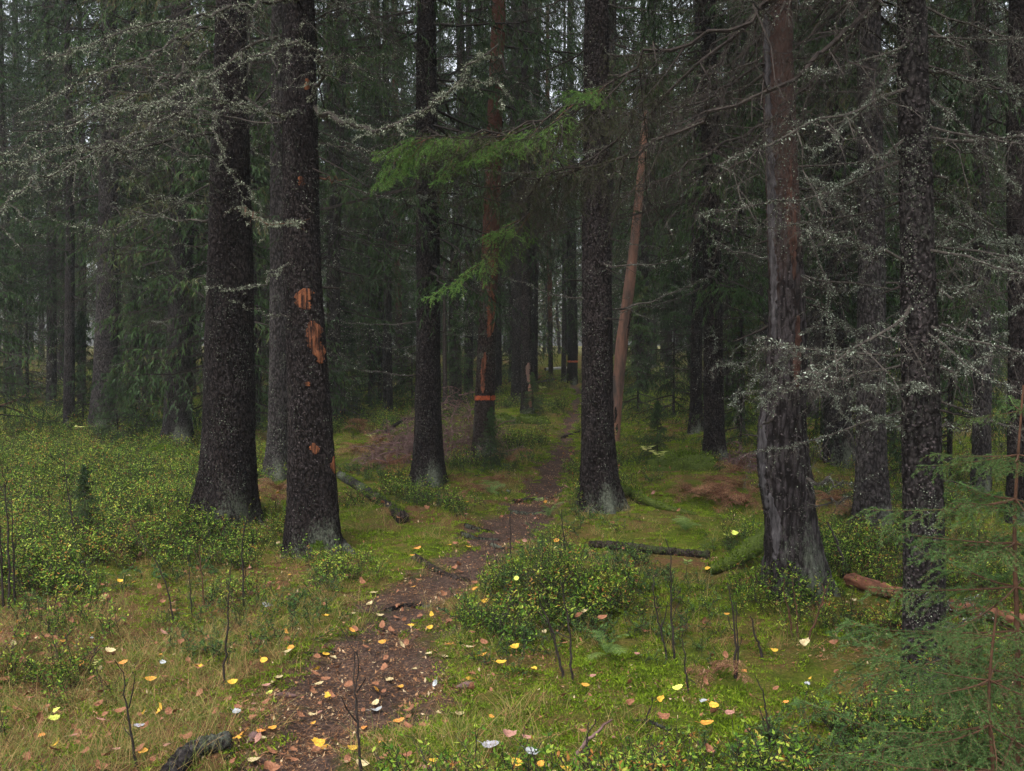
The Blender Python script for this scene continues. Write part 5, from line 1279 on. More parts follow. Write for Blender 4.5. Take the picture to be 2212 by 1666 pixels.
spots = [(780, 935, 0, 7, 1.3, 'rusty fern clump left of the straight spruce, behind the fallen grey log'), (820, 965, 0, 6, 1.2, 'rusty fern beside the brush heap, left of the straight spruce'),
         (770, 985, 0, 6, 1.1, 'rusty fern low on the slope right of the torn bark spruce'), (840, 1010, 0, 5, 1.0, 'small rusty fern just left of the straight spruce foot'),
         (600, 1065, 0, 5, .9, 'rusty fern between the feet of the two big left trunks'), (595, 1090, 0, 5, .8, 'low rusty fern right of the thickest trunk foot'),
         (1040, 1065, 0, 6, .8, 'rusty fern right of the straight spruce foot, near the path'), (1000, 1085, 0, 5, .7, 'rusty fern beyond the grey log, left of the path'),
         (1075, 1040, 0, 5, .7, 'rusty fern at the left edge of the path below the banded tree'),
         (1560, 1085, 0, 7, .95, 'pinkish brown fern in the withered patch left of the crooked spruce, its middle'), (1605, 1095, 0, 7, .9, 'pinkish brown fern at the right end of the withered patch by the crooked spruce'),
         (1520, 1075, 0, 6, .85, 'pinkish brown fern at the left end of the withered patch'), (1590, 1060, 0, 6, .9, 'withered fern at the back of the patch left of the crooked spruce'),
         (1480, 1065, 0, 5, .8, 'lone withered fern right of the mossy root'), (1590, 1025, 0, 6, .8, 'withered fern behind the mossy hummock of the upright spruce'),
         (1800, 1090, 0, 6, .8, 'withered fern right behind the crooked spruce'), (1830, 1120, 0, 5, .7, 'withered fern left of the half hidden dark spruce'),
         (1480, 1150, 1, 6, .55, 'green fern behind the fallen log, left of the crooked spruce'), (1310, 1420, 1, 5, .45, 'small green fern in the moss below the bilberry mound'),
         (1060, 1070, 1, 5, .6, 'green fern beside the path left edge'), (1540, 1460, 0, 5, .5, 'small brown fern in the moss at lower right'), (1185, 1120, 1, 4, .5, 'green fern at the left of the right path edge spruce'),
         (1100, 1000, 0, 5, .8, 'rusty fern on the bank left of the far path'), (1165, 825, 0, 8, 1.2, 'rusty bracken beyond the path bend, left'), (1355, 815, 0, 7, 1.3, 'far rusty bracken right of the peeled pole'),
         (905, 1000, 0, 5, 1.0, 'rusty fern at the brush heap, right behind the straight spruce'), (20, 1405, 0, 3, .5, 'large withered frond at the left edge in the grass')]
for i, (a, b_, gflag, n, s, lab) in enumerate(spots): fern(a, b_, gflag, n, s, lab, 870 + i)

def leaf_outline(seed, n=12, tip=.15, tooth=.05):
    rng = np.random.default_rng(seed); vs = [(0, 0, 0)]
    rim = []
    for i in range(n * 2):
        th = 2 * PI * i / (n * 2)
        r = .5 * (1 + (tip + .12) * max(0, math.cos(th)) ** 5 - .08 * max(0, -math.cos(th)) ** 8) * (1 + tooth * (1 if i % 2 else -1)) * rng.uniform(.86, 1.08)
        rim.append((r * math.cos(th), r * .74 * math.sin(th)))
    curl = rng.uniform(.3, 1.1); tw = rng.uniform(-.3, .3)
    out = []
    for ring in (.5, 1.0):
        for (x_, y_) in rim:
            X, Y = x_ * ring, y_ * ring
            out.append((X, Y, curl * (X * X + tw * X * Y) + .18 * abs(Y) + rng.uniform(-.035, .035)))
    b = Buf(); m = n * 2
    V = np.array([(0, 0, 0)] + out)
    j = np.arange(m)
    b.add(V, f3=np.stack([np.zeros(m, int), 1 + j, 1 + (j + 1) % m], 1), f4=np.stack([1 + j, 1 + m + j, 1 + m + (j + 1) % m, 1 + (j + 1) % m], 1))
    tubes(b, np.array([[[-.48, 0, .04], [-.7, .03, .10], [-.9, .08, .12]]]), np.full((1, 3), .018), 3)
    return b
LEAFSH = [leaf_outline(910 + i) for i in range(8)]
LEAFMESH = {(c, i): LEAFSH[i].mesh('fallen_leaf', [LEAFM[c]], smooth=True) for c in LEAFM for i in range(8)}

LEAVES = [  # px, py, colour, width px, tilt, label
 (807, 1281, 'cream', 21, 0, 'pale cream leaf, highest of those on the dark stretch of path'), (797, 1305, 'cream', 19, 0, 'pale pinkish leaf just below the highest cream leaf on the path'),
 (819, 1329, 'cream', 20, 0, 'cream leaf beside white flecks on the dark path'), (763, 1325, 'cream', 10, 0, 'tiny cream leaf at the left rim of the dark path'),
 (887, 1351, 'yellow', 18, .2, 'yellow leaf at the lower edge of the dark path stretch'), (927, 1356, 'yellow', 18, .6, 'folded yellow leaf at the right lower edge of the dark path stretch'),
 (892, 1268, 'gold', 12, 0, 'small golden leaf in the middle of the dark path'), (971, 1393, 'orange', 24, .1, 'red orange leaf on the brown floor right of the path'),
 (1013, 1398, 'cream', 20, 0, 'cream leaf just right of the red orange leaf'), (1111, 1400, 'yellow', 26, .3, 'yellow leaf lying slantwise, rightmost of the row across the moss'),
 (1041, 1416, 'gold', 21, 0, 'golden leaf between the cream leaf and the slanting yellow one'), (1081, 1431, 'yellow', 26, .1, 'bright yellow leaf, lowest of the row across the moss'),
 (925, 1413, 'cream', 20, 0, 'flat pale leaf left of the golden row'), (960, 1418, 'cream', 18, 0, 'slim pale leaf below the red orange leaf'),
 (1152, 1446, 'yellow', 23, .1, 'yellow leaf by the twigs below the bilberry mound'), (1016, 1467, 'yellow', 27, .2, 'lemon yellow leaf alone in the middle of the moss'),
 (842, 1469, 'cream', 28, 0, 'long cream leaf on the right side of the foreground path'), (862, 1485, 'gold', 23, 0, 'dull golden leaf below the long cream one'),
 (812, 1534, 'silver', 27, 0, 'whitish leaf on the foreground path right of the tall bare stem'), (810, 1520, 'cream', 24, 0, 'thin cream leaf right above the whitish one'),
 (860, 1558, 'orange', 28, .2, 'orange leaf in the grass right of the tall bare stem'), (789, 1573, 'orange', 22, .1, 'dull orange leaf touching the tall bare stem'),
 (761, 1616, 'yellow', 26, .3, 'bright yellow leaf at the foot of the tall bare stem'), (934, 1643, 'yellow', 23, .1, 'rounded yellow leaf near the bottom edge, right of the path'),
 (1116, 1648, 'yellow', 34, .4, 'long yellow leaf at the bottom edge below the grey leaf'), (1165, 1653, 'gold', 28, .2, 'golden leaf at the bottom edge right of the long yellow one'),
 (1221, 1660, 'yellow', 28, .1, 'yellow leaf cut by the bottom edge beside a crooked stick'), (1296, 1652, 'cream', 25, 0, 'cream leaf at the bottom edge, rightmost there'),
 (1060, 1610, 'grey', 50, .2, 'largest leaf, round and slate grey with a pale corner'), (1097, 1587, 'pink', 33, .7, 'round pinkish brown leaf standing right above the grey one'),
 (1136, 1594, 'pink', 23, .6, 'mauve leaf right of the round pinkish one'), (1148, 1624, 'silver', 36, .3, 'crumpled silvery leaf right of the big grey one'),
 (1116, 1256, 'lime', 16, 1.2, 'yellow green leaf caught upright in the bilberry mound'), (1260, 1321, 'cream', 19, .6, 'cream leaf shining in the dark hollow of the bilberry mound'),
 (1175, 1365, 'cream', 15, .5, 'small cream leaf below left of the dark hollow'), (1046, 1300, 'yellow', 18, .6, 'yellow leaf at the left foot of the bilberry mound'),
 (1200, 1170, 'gold', 15, .9, 'golden leaf right of the path, left of the fallen log'), (1011, 1181, 'yellow', 14, 0, 'small yellow leaf on the moss where the path narrows'),
 (901, 1185, 'orange', 18, .3, 'orange leaf on the mossy bank above the root'), (971, 1177, 'yellow', 9, 0, 'tiny yellow leaf left of the narrowing path'),
 (991, 1542, 'cream', 25, .2, 'pale leaf with a long stalk in the moss'), (1263, 1480, 'gold', 20, .4, 'tan leaf near the small green fern'),
 (1462, 1487, 'lime', 26, .3, 'yellow green leaf right of a thin bare twig in the right moss'), (918, 1659, 'pink', 30, .2, 'pinkish leaf cut by the bottom edge'),
 (501, 1475, 'yellow', 24, .7, 'bright yellow leaf left of the path beside a bare stem'), (174, 1434, 'orange', 26, .4, 'orange leaf in the grass on the left'),
 (324, 1467, 'gold', 26, .5, 'pale orange leaf in the grass above the forked twig'), (265, 1432, 'orange', 22, .5, 'light orange leaf at the top of the forked twig'),
 (135, 1386, 'gold', 14, .6, 'small golden leaf above the orange one in the left grass'), (259, 1258, 'yellow', 13, 1.4, 'slim yellow leaf hanging upright in the left bilberry'),
 (571, 1427, 'yellow', 24, .8, 'yellow leaf raised on the left rim of the path'), (629, 1400, 'gold', 25, .4, 'golden leaf over a cream one at the left path rim'),
 (622, 1407, 'cream', 20, .1, 'cream leaf under the golden one at the left path rim'), (703, 1413, 'yellow', 19, .3, 'yellow leaf beside a dark scrap of bark on the path'),
 (591, 1475, 'cream', 25, .1, 'cream leaf on the left path rim, lower of two'), (601, 1463, 'cream', 20, .1, 'cream leaf on the left path rim, upper of two'),
 (581, 1497, 'lime', 18, .1, 'pale greenish leaf below the two cream ones at the path rim'), (563, 1580, 'orange', 30, .1, 'big orange leaf on the path near the grey log'),
 (587, 1573, 'gold', 22, .1, 'golden leaf right behind the big orange one'), (570, 1594, 'cream', 18, 0, 'cream leaf just below the big orange one'),
 (548, 1642, 'cream', 36, 0, 'long greenish cream leaf beside the grey log'), (673, 1543, 'cream', 18, 0, 'cream leaf in the middle of the foreground path'), (675, 1563, 'gold', 16, 0, 'golden leaf in the middle of the foreground path'),
 (688, 1477, 'cream', 22, 0, 'cream leaf on the reddish part of the path'), (115, 1552, 'lime', 27, .5, 'lower of two yellow green leaves in the left grass'), (124, 1535, 'lime', 24, .7, 'upper of two yellow green leaves in the left grass'),
 (90, 1588, 'orange', 25, .3, 'dull orange leaf below the yellow green pair'), (309, 1623, 'gold', 32, .3, 'pale gold leaf beside the foot of the forked twig'),
 (361, 1610, 'pink', 24, .4, 'pink brown leaf left of the grey log'), (360, 1662, 'yellow', 24, .1, 'yellow leaf cut by the bottom edge left of the grey log'),
 (352, 1431, 'silver', 19, .5, 'silvery leaf in the grass above the forked twig'), (511, 1537, 'silver', 26, .5, 'crumpled silvery leaf near the left path rim'),
 (299, 1568, 'grey', 24, .3, 'slate grey leaf right of the forked twig'), (237, 1406, 'cream', 24, .6, 'pale pleated leaf in the left grass'),
 (260, 1535, 'brown', 30, .4, 'brown curled leaf left of the forked twig'), (200, 1465, 'brown', 28, .5, 'dark brown leaf below the orange one in the left grass'),
 (430, 1440, 'brown', 26, .4, 'brown leaf between bare stems in the left grass'), (60, 1500, 'brown', 32, .4, 'broad brown leaf at the far left'),
 (1671, 1405, 'yellow', 18, .5, 'yellow leaf at the foot of the twig cluster below the crooked spruce'), (1735, 1393, 'cream', 25, 1.1, 'round pale leaf standing in the twig cluster'),
 (1862, 1350, 'gold', 17, .3, 'golden leaf left of the speckled near trunk'), (1842, 1296, 'cream', 15, .6, 'cream leaf in front of the red log'),
 (1606, 1451, 'orange', 22, .4, 'orange leaf right of a double bare stem'), (1575, 1540, 'pink', 24, .5, 'pale pink leaf in the lower right moss'),
 (1541, 1526, 'yellow', 24, .7, 'yellow leaf between the silvery and the pink leaf'), (1520, 1515, 'silver', 24, .4, 'silvery blue leaf left of the yellow one in the lower right'),
 (1525, 1563, 'gold', 32, .2, 'long golden leaf, lowest of the group in the lower right moss'), (1742, 1478, 'silver', 20, .4, 'silvery leaf above the spruce bough tip'),
 (1569, 1327, 'gold', 13, .4, 'small golden leaf on the bilberry right of the mound'), (1528, 1229, 'yellow', 15, 1.0, 'yellow leaf leaning on the mossy root of the crooked spruce'),
 (2049, 1358, 'cream', 13, .8, 'cream leaf just right of the speckled near trunk'), (1697, 1517, 'orange', 14, .3, 'small orange leaf low on the right'),
 (1568, 1158, 'lime', 22, .6, 'left half of a bright pair of yellow green leaves above the fallen log'), (1588, 1153, 'lime', 20, .9, 'right half of a bright pair of yellow green leaves above the fallen log'),
 (1250, 1330, 'brown', 24, .9, 'dark brown leaf hanging in the hollow of the bilberry mound'), (1300, 1335, 'brown', 22, .9, 'russet leaf at the right of the dark hollow'),
 (1280, 1460, 'pink', 16, .5, 'pinkish leaf scrap left of the small brown fern'), (1375, 1412, 'pink', 14, .5, 'small pink leaf at the edge of the lower right moss'),
 (890, 1200, 'gold', 12, .3, 'golden leaf on the bank beside the bent root'), (1010, 1085, 'gold', 11, .4, 'golden leaf under the rusty ferns near the path'),
 (545, 1180, 'gold', 18, .5, 'golden leaf between the feet of the two big left trunks'), (147, 1182, 'lime', 14, .3, 'pale green leaf in the left bilberry beside the seedling'),
]
rl = np.random.default_rng(950)
for px_, py_, c, wpx, tilt, lab in LEAVES:
    b = ground_at(px_, py_); sz = wpx * b[1] / FPX * 0.86
    onp = float(path_mask(np.array([b[0]]), np.array([b[1]]))[0]) > .3
    hov = 0.014 + (0 if onp else 0.030 + (0.05 if tilt > .5 else 0.0)) + (0.06 if tilt > 1 else 0)
    b2 = ground_at(px_, py_ + hov * FPX / b[1])
    o = name_obj('fallen_leaf', LEAFMESH[(c, int(rl.integers(0, 8)))], None, (b2[0], b2[1], b2[2] + hov), lab, 'leaf', 'fallen autumn leaves')
    o.scale = (sz, sz, sz); o.rotation_euler = (0.04 + tilt * .55 + rl.uniform(-.1, .1), rl.uniform(-.25, .25), rl.uniform(-1.2, 1.2) + (PI if rl.random() < .5 else 0) * 0)

# small countless coloured leaves
lm = []
for i, c in enumerate(('yellow', 'gold', 'cream', 'brown', 'pink', 'brown', 'silver')):
    lm.append(LEAFSH[i % 5].mesh('leaf', [LEAFM[c]]))
clf = sub_coll('src leaves', lm)
rng, x, y, z, d, px, py = scatter_pts(806, 7000, 3.0, 26, 1.2)
keep = rng.uniform(0, 1, len(x)) < .22 + .3 * ell(px, py, 1850, 1380, 200, 90) + 1.0 * ell(px, py, 150, 1500, 500, 200) + .5 * ell(px, py, 550, 1230, 250, 60) + .2 * (path_mask(x, y) > .3)
x, y, z, d = x[keep], y[keep], z[keep], d[keep]; n = len(x)
idx = rng.choice([0, 1, 2, 3, 4, 5, 6], n, p=[.04, .05, .04, .39, .08, .39, .01])
gn_scatter('leaf_litter', np.stack([x, y, z + rng.uniform(.012, .06, n)], 1), rng.uniform(.018, .052, n), idx, np.stack([rng.normal(size=n) * .5, rng.normal(size=n) * .5, rng.uniform(0, 6.28, n)], 1), clf, 'countless small fallen leaves, mostly brown', 'leaf litter')

def seedling(px, py, h, n, s, mat, label, seed, name='seedling'):
    rng = np.random.default_rng(seed); b0 = ground_at(px, py); t = thing(name, b0, label, 'seedling')
    b = Buf(); P = np.array([[[0, 0, -.02], [.01, 0, h * .6], [.02, .01, h]]]); tubes(b, P, np.array([[.002, .0016, .001]]), 4)
    name_obj('stem', b.mesh('stem', ['twig_dark']), t)
    for i in range(n):
        lf = Buf(); th = i * 2.4 + rng.uniform(-.3, .3); A = np.array([[.02, .01, h * (1 - .25 * i / n)]])
        D = np.array([[math.cos(th), math.sin(th), rng.uniform(-.1, .3)]]) * s * rng.uniform(.8, 1.2)
        W = norm(np.cross(D, [[0, 0, 1.0]])) * s * .3
        diamonds(lf, A, D, W, 0, rng.uniform(.2, 1), bend=.3); name_obj('leaf', lf.mesh('leaf', [mat]), t)
for i, a in enumerate([(165, 945, .18, 3, .13, 'paleleaf', 'seedling with two large yellow leaves left of the grey trunk'), (1395, 1015, .28, 9, .11, 'paleleaf', 'pale yellow leaved seedling right of the peeled pole'),
    (1420, 1020, .24, 8, .10, 'paleleaf', 'second pale seedling farther right of the peeled pole'), (785, 905, .3, 9, .14, 'paleleaf', 'pale leaved seedling behind the rusty ferns'),
    (800, 965, .2, 8, .10, 'paleleaf', 'small pale seedling among the rusty ferns'), (1170, 855, .25, 8, .14, 'paleleaf', 'far pale seedling at the path bend'),
    (1160, 1100, .1, 8, .06, 'fern_green', 'green seedling at the path side, opposite the right edge spruce'), (215, 1330, .12, 8, .03, 'paleleaf', 'sprig of lemon leaves in the left grass'),
    (200, 1470, .10, 9, .025, 'paleleaf', 'sprig of pale green leaves beside the left orange leaf'), (1190, 1225, .14, 9, .03, 'paleleaf', 'pale green sprig left of the fallen log'),
    (1480, 1250, .12, 8, .045, 'fern_green', 'pale ferny sprig in the bilberry below the log')]):
    seedling(*a[:6], a[6], 980 + i)

# ------------------------------------------------------------------ bare stems in the foreground
def stem(pts, r, label, seed, forks=(), depth_px=None, sub=4, mat='twig_dark', name='bare_stem', lean=0.0):
    """pts in picture rows from foot up; the foot stands on the ground"""
    b0 = ground_at(*pts[0]); d = b0[1]; rng = np.random.default_rng(seed)
    t = thing(name, b0, label, 'bare stem')
    r = r * 1.35
    P = poly([at(px, py, d + lean * i) - b0 for i, (px, py) in enumerate(pts)], 14); P[0, 2] -= .03; P[1:] += rng.normal(size=(13, 3)) * .0025
    b = Buf(); tubes(b, P[None], np.linspace(r, r * .35, 14)[None], 6)
    if sub:
        Q, L, _ = side_shoots(rng, P[None], sub, .35, .95, .7, np.array([np.linalg.norm(P[-1] - P[0]) * .22]), 4, -.3, .3, .2)
        tubes(b, Q, np.full((len(Q), 4), r * .35), 4)
    name_obj('stem', b.mesh('stem', [mat], smooth=True), t)
    for f in forks:
        Q = poly([at(px, py, d - .02 * i) - b0 for i, (px, py) in enumerate(f)], 8)
        q = Buf(); tubes(q, Q[None], np.linspace(r * .6, r * .3, 8)[None], 5); name_obj('twig', q.mesh('twig', [mat], smooth=True), t)
stem([(784, 1690), (778, 1640), (772, 1560), (770, 1490), (772, 1408)], .0045, 'tall dark bare stem rising at the bottom, on the path', 1, forks=([(771, 1560), (750, 1535), (737, 1505)], [(771, 1495), (785, 1475), (790, 1465)]), sub=3)
stem([(296, 1660), (285, 1590), (272, 1520), (266, 1450)], .004, 'forked bare twig standing in the lower left grass', 2, forks=([(278, 1530), (288, 1490), (292, 1455)],), sub=2)
stem([(482, 1485), (486, 1420), (492, 1340), (496, 1262)], .0045, 'thin dark upright stem left of the path', 3, sub=3)
stem([(8, 1315), (4, 1240), (0, 1150), (-4, 1060)], .006, 'bare stem cut by the left edge, left one of three', 4, sub=2)
stem([(20, 1315), (20, 1230), (17, 1130), (10, 1040)], .006, 'bare stem at the left edge, middle one of three', 5, sub=2)
stem([(30, 1310), (30, 1240), (28, 1160), (25, 1090)], .005, 'bare stem at the left edge, right one of three', 6, sub=3)
stem([(376, 1345), (362, 1270), (342, 1215), (300, 1165)], .004, 'leaning bare twig in the left brown patch', 7, sub=2)
stem([(528, 1310), (524, 1240), (522, 1180), (534, 1110)], .005, 'bare twig before the thickest trunk foot', 8, sub=3)
stem([(415, 1330), (410, 1260), (408, 1200)], .003, 'small bare twig left of the thickest trunk foot', 9, sub=2)
stem([(165, 1190), (155, 1110), (142, 1030), (138, 985)], .005, 'long thin stem in the left bilberry', 10, sub=2)
stem([(1103, 1205), (1103, 1150), (1102, 1090)], .005, 'thin upright stem in the middle of the narrowing path', 11, sub=0)
stem([(1076, 1230), (1068, 1185), (1060, 1135)], .004, 'thin leaning stem left of the middle one on the path', 12, sub=0)
stem([(1217, 1465), (1205, 1420), (1196, 1370), (1165, 1300)], .006, 'dark crooked twig below left of the dark hollow', 13, sub=4)
stem([(1237, 1475), (1234, 1420), (1232, 1360), (1210, 1250)], .005, 'dark straight twig below the dark hollow', 14, sub=2)
stem([(1222, 1195), (1216, 1150), (1212, 1100)], .005, 'thin stem left of the fallen log', 15, sub=1)
stem([(1442, 1425), (1430, 1370), (1420, 1330), (1408, 1270)], .005, 'forked dark twig, left one of the pair right of the mound', 16, forks=([(1428, 1360), (1438, 1330), (1442, 1300)],), sub=3)
stem([(1456, 1430), (1455, 1370), (1448, 1300), (1450, 1200)], .005, 'tall dark twig, right one of the pair right of the mound', 17, sub=4)
stem([(1588, 1465), (1588, 1400), (1585, 1330), (1572, 1260)], .005, 'tall thin stem in the lower right, left of a pair', 18, sub=1)
stem([(1592, 1465), (1594, 1400), (1590, 1340), (1592, 1300)], .004, 'thin stem in the lower right, right of a pair', 19, sub=1)
stem([(1488, 1500), (1480, 1440), (1474, 1370)], .004, 'bare twig left of the pair in the lower right', 20, sub=2)
stem([(1664, 1620), (1658, 1560), (1650, 1500), (1630, 1460)], .004, 'wavy thin twig near the bottom right', 21, sub=1)
stem([(1650, 1425), (1634, 1380), (1620, 1330)], .006, 'curved brown twig left of the twig cluster', 22, sub=0)
stem([(1712, 1380), (1705, 1320), (1690, 1270)], .005, 'left stem of the twig cluster below the crooked spruce', 23, sub=2, mat='twig_red')
stem([(1722, 1385), (1722, 1320), (1712, 1265)], .005, 'middle stem of the twig cluster below the crooked spruce', 24, sub=2, mat='twig_red')
stem([(1745, 1385), (1765, 1330), (1790, 1260)], .005, 'right leaning stem of the twig cluster below the crooked spruce', 25, sub=2, mat='twig_red')
stem([(1826, 1250), (1818, 1200), (1805, 1160), (1786, 1130)], .010, 'dead stick leaning right of the crooked spruce foot', 26, sub=0, mat='twig')
stem([(1240, 1640), (1270, 1600), (1300, 1570), (1320, 1555)], .007, 'brown stick slanting over the moss at the bottom', 27, sub=0, mat='twig_brush')
stem([(1290, 1690), (1275, 1640), (1268, 1600), (1272, 1560)], .004, 'crooked twig at the bottom edge, right of the big grey leaf', 28, sub=2)
stem([(1395, 1570), (1400, 1540), (1412, 1510)], .003, 'small forked twig in the lower right moss', 29, sub=2)
stem([(440, 1310), (436, 1240), (430, 1180)], .004, 'dead twig in front of the pale lichened foot', 30, sub=3, mat='twig_red')

# ------------------------------------------------------------------ logs, roots, hummocks
def log(name, pts, rpx, label, mat, seed, cat='log', lift=0.6, moss=0, rough=.006, taper=.8):
    b0 = ground_at(*pts[0]); rng = np.random.default_rng(seed)
    W = [ground_at(*p) for p in pts]; r0 = rpx * W[0][1] / FPX
    P = poly([w - b0 + np.array([0, 0, r0 * lift]) for w in W], 40)
    t = thing(name, b0, label, cat)
    s = 20; k = 40
    T = norm(np.gradient(P, axis=0)); U = norm(np.cross(T, [[0, 0, 1.0]])); V = np.cross(T, U); a = np.arange(s) * 2 * PI / s
    rad = np.linspace(r0, r0 * taper, k)[:, None] * (1 + .10 * rng.normal(size=(k, 1)) * .5)
    rr = rad + rough * noise3(np.cos(a)[None] * 2.5 + 0 * rad, np.sin(a)[None] * 2.5 + 0 * rad, np.arange(k)[:, None] * .9 + 0 * a[None], seed)
    Vv = P[:, None] + rr[..., None] * (np.cos(a)[None, :, None] * U[:, None] + np.sin(a)[None, :, None] * V[:, None])
    b = Buf(); i = np.arange(k - 1)[:, None]; j = np.arange(s)[None]
    b.add(Vv, f4=np.stack([i * s + j, i * s + (j + 1) % s, (i + 1) * s + (j + 1) % s, (i + 1) * s + j], -1).reshape(-1, 4))
    o = name_obj('bark', b.mesh('bark', [mat], smooth=True), t)
    for e, nm in ((0, 'cut_end'), (k - 1, 'cut_end')):
        q = Buf(); c = P[e] + T[e] * (-.012 if e == 0 else .012)
        ring = Vv[e]; rim2 = c + (ring - P[e]) * .55 + rng.normal(size=(s, 3)) * .004
        q.add(np.concatenate([ring, rim2, [c]]), f4=np.stack([j[0], (j[0] + 1) % s, s + (j[0] + 1) % s, s + j[0]], 1), f3=np.stack([s + j[0], s + (j[0] + 1) % s, np.full(s, 2 * s)], 1))
        name_obj(nm, q.mesh(nm, ['red_log' if mat == 'red_log' else 'dead_log']), t)
    if moss:
        m = Buf(); ii = rng.integers(0, k - 1, moss); aa = rng.uniform(0, PI, moss)
        keepm = noise3(P[ii, 0] * 6, P[ii, 1] * 6, aa, seed + 3) > -.2; ii, aa = ii[keepm], aa[keepm]; n = len(ii)
        O = np.cos(aa)[:, None] * U[ii] + np.array([[0, 0, 1.0]]) * np.sin(aa)[:, None]
        A = P[ii] + (P[ii + 1] - P[ii]) * rng.random((n, 1)) + O * rad[ii] * .97
        D = norm(O + rdir(rng, n) * .5) * rng.uniform(.012, .03, (n, 1)); tris(m, A, D, norm(np.cross(D, rdir(rng, n))) * .0035, 0, rng.uniform(0, .8, n))
        name_obj('moss', m.mesh('moss', ['moss']), t, kind='stuff')
    return t
log('fallen_log', [(362, 1700), (400, 1652), (440, 1630), (492, 1618)], 22, 'grey cut log lying in the lower left corner of the path', 'bark_grey', 1001, taper=1.0, lift=.9, rough=.01)
log('fallen_log', [(1275, 1186), (1340, 1188), (1420, 1198), (1530, 1208)], 10, 'brown fallen log right of the path, left of the crooked spruce', 'dead_log', 1002, lift=0.9, moss=500)
log('fallen_log', [(1832, 1268), (1880, 1284), (1950, 1303), (2060, 1326), (2160, 1350), (2260, 1370)], 15, 'rotten red fallen log behind the speckled near trunk', 'red_log', 1003, lift=1.1, rough=.014, moss=300)
log('fallen_log', [(735, 1034), (790, 1068), (870, 1130)], 9, 'grey green fallen log right of the torn bark spruce', 'bark_lichen', 1004, lift=.9, moss=1600, taper=1.2)
log('fallen_log', [(1152, 838), (1200, 826)], 4, 'small dark log across the bank at the path bend', 'dead_log', 1005, lift=2)
log('fallen_log', [(1178, 818), (1240, 812)], 3, 'far whitish birch log lying where the path ends', 'birch', 1006, lift=7)
log('tree_root', [(893, 1206), (920, 1222), (950, 1240), (985, 1252), (1010, 1256)], 10, 'bent brown root at the top of the dark path stretch', 'dead_log', 1007, cat='root', lift=.2, taper=.5)
log('tree_root', [(1005, 1138), (1035, 1146), (1062, 1150)], 6, 'dark root on the left of the narrowing path, upper one', 'bark', 1008, cat='root', lift=.3, taper=.4)
log('tree_root', [(998, 1156), (1030, 1166), (1075, 1168)], 6, 'dark root on the left of the narrowing path, lower one', 'bark', 1009, cat='root', lift=.3, taper=.4)
log('tree_root', [(1110, 1085), (1150, 1080), (1195, 1076)], 6, 'root crossing the path left of the right edge spruce', 'bark', 1010, cat='root', lift=.1, taper=.4)
log('tree_root', [(1105, 1108), (1150, 1112), (1190, 1104)], 6, 'second root crossing the path below the first', 'bark', 1011, cat='root', lift=.1, taper=.4)
log('tree_root', [(1213, 942), (1235, 938), (1252, 936)], 4, 'far thin root crossing the path', 'bark', 1012, cat='root', lift=.2, taper=.5)
log('tree_root', [(835, 1320), (880, 1308), (940, 1312), (960, 1318)], 8, 'dark root worn flat in the dark path stretch', 'bark', 1013, cat='root', lift=-.1, taper=.4)
log('tree_root', [(1060, 1178), (1090, 1186), (1130, 1182)], 5, 'short root in the middle of the path bend', 'bark', 1014, cat='root', lift=.1, taper=.4)
log('stick', [(720, 1412), (690, 1416), (665, 1414)], 4, 'dark scrap of bark on the path beside a yellow leaf', 'bark', 1015, cat='stick', lift=.6)
log('stick', [(490, 1640), (500, 1630), (512, 1622)], 3, 'short dark stick at the end of the grey log', 'bark', 1016, cat='stick', lift=.8)
log('stick', [(1370, 1562), (1400, 1560), (1445, 1580)], 4, 'dark curved stick in the moss right of the silvery leaf', 'bark', 1017, cat='stick', lift=.8, taper=.4)
log('stick', [(0, 905), (40, 888), (62, 872)], 2, 'thin reddish stick rising at the left edge', 'red_log', 1018, cat='stick', lift=14)
log('stick', [(835, 965), (870, 935), (920, 930)], 4, 'dark dead limb arching left of the straight spruce', 'bark', 1019, cat='stick', lift=8)

# pine cones on the path
def cone(px, py, label, seed):
    b0 = ground_at(px, py); rng = np.random.default_rng(seed); t = thing('spruce_cone', b0 + np.array([0, 0, .014]), label, 'cone'); t.rotation_euler = (0, 0, rng.uniform(0, 6))
    b = Buf(); k = 9; P = np.stack([np.linspace(-.045, .045, k), np.zeros(k), np.zeros(k)], 1); tubes(b, P[None], (np.sin(np.linspace(.25, PI - .15, k)) * .013)[None], 9)
    n = 90; u = np.linspace(-.042, .042, n); a = np.arange(n) * 2.4; rr = np.sin(np.clip((u + .045) / .09, .1, .95) * PI) * .013
    O = np.stack([0 * u, np.cos(a), np.sin(a)], 1); A = np.stack([u, rr * np.cos(a), rr * np.sin(a)], 1)
    D = norm(O * .5 + np.array([[1.0, 0, 0]])) * .014; diamonds(b, A, D, norm(np.cross(D, O)) * .006, 0, .5, .2)
    name_obj('scales', b.mesh('scales', ['twig_brush']), t)
cone(620, 1508, 'dark spruce cone at the left rim of the path', 1); cone(545, 1600, 'spruce cone between the orange leaf and the grey log', 2); cone(1005, 1487, 'reddish spruce cone in the middle moss', 3)

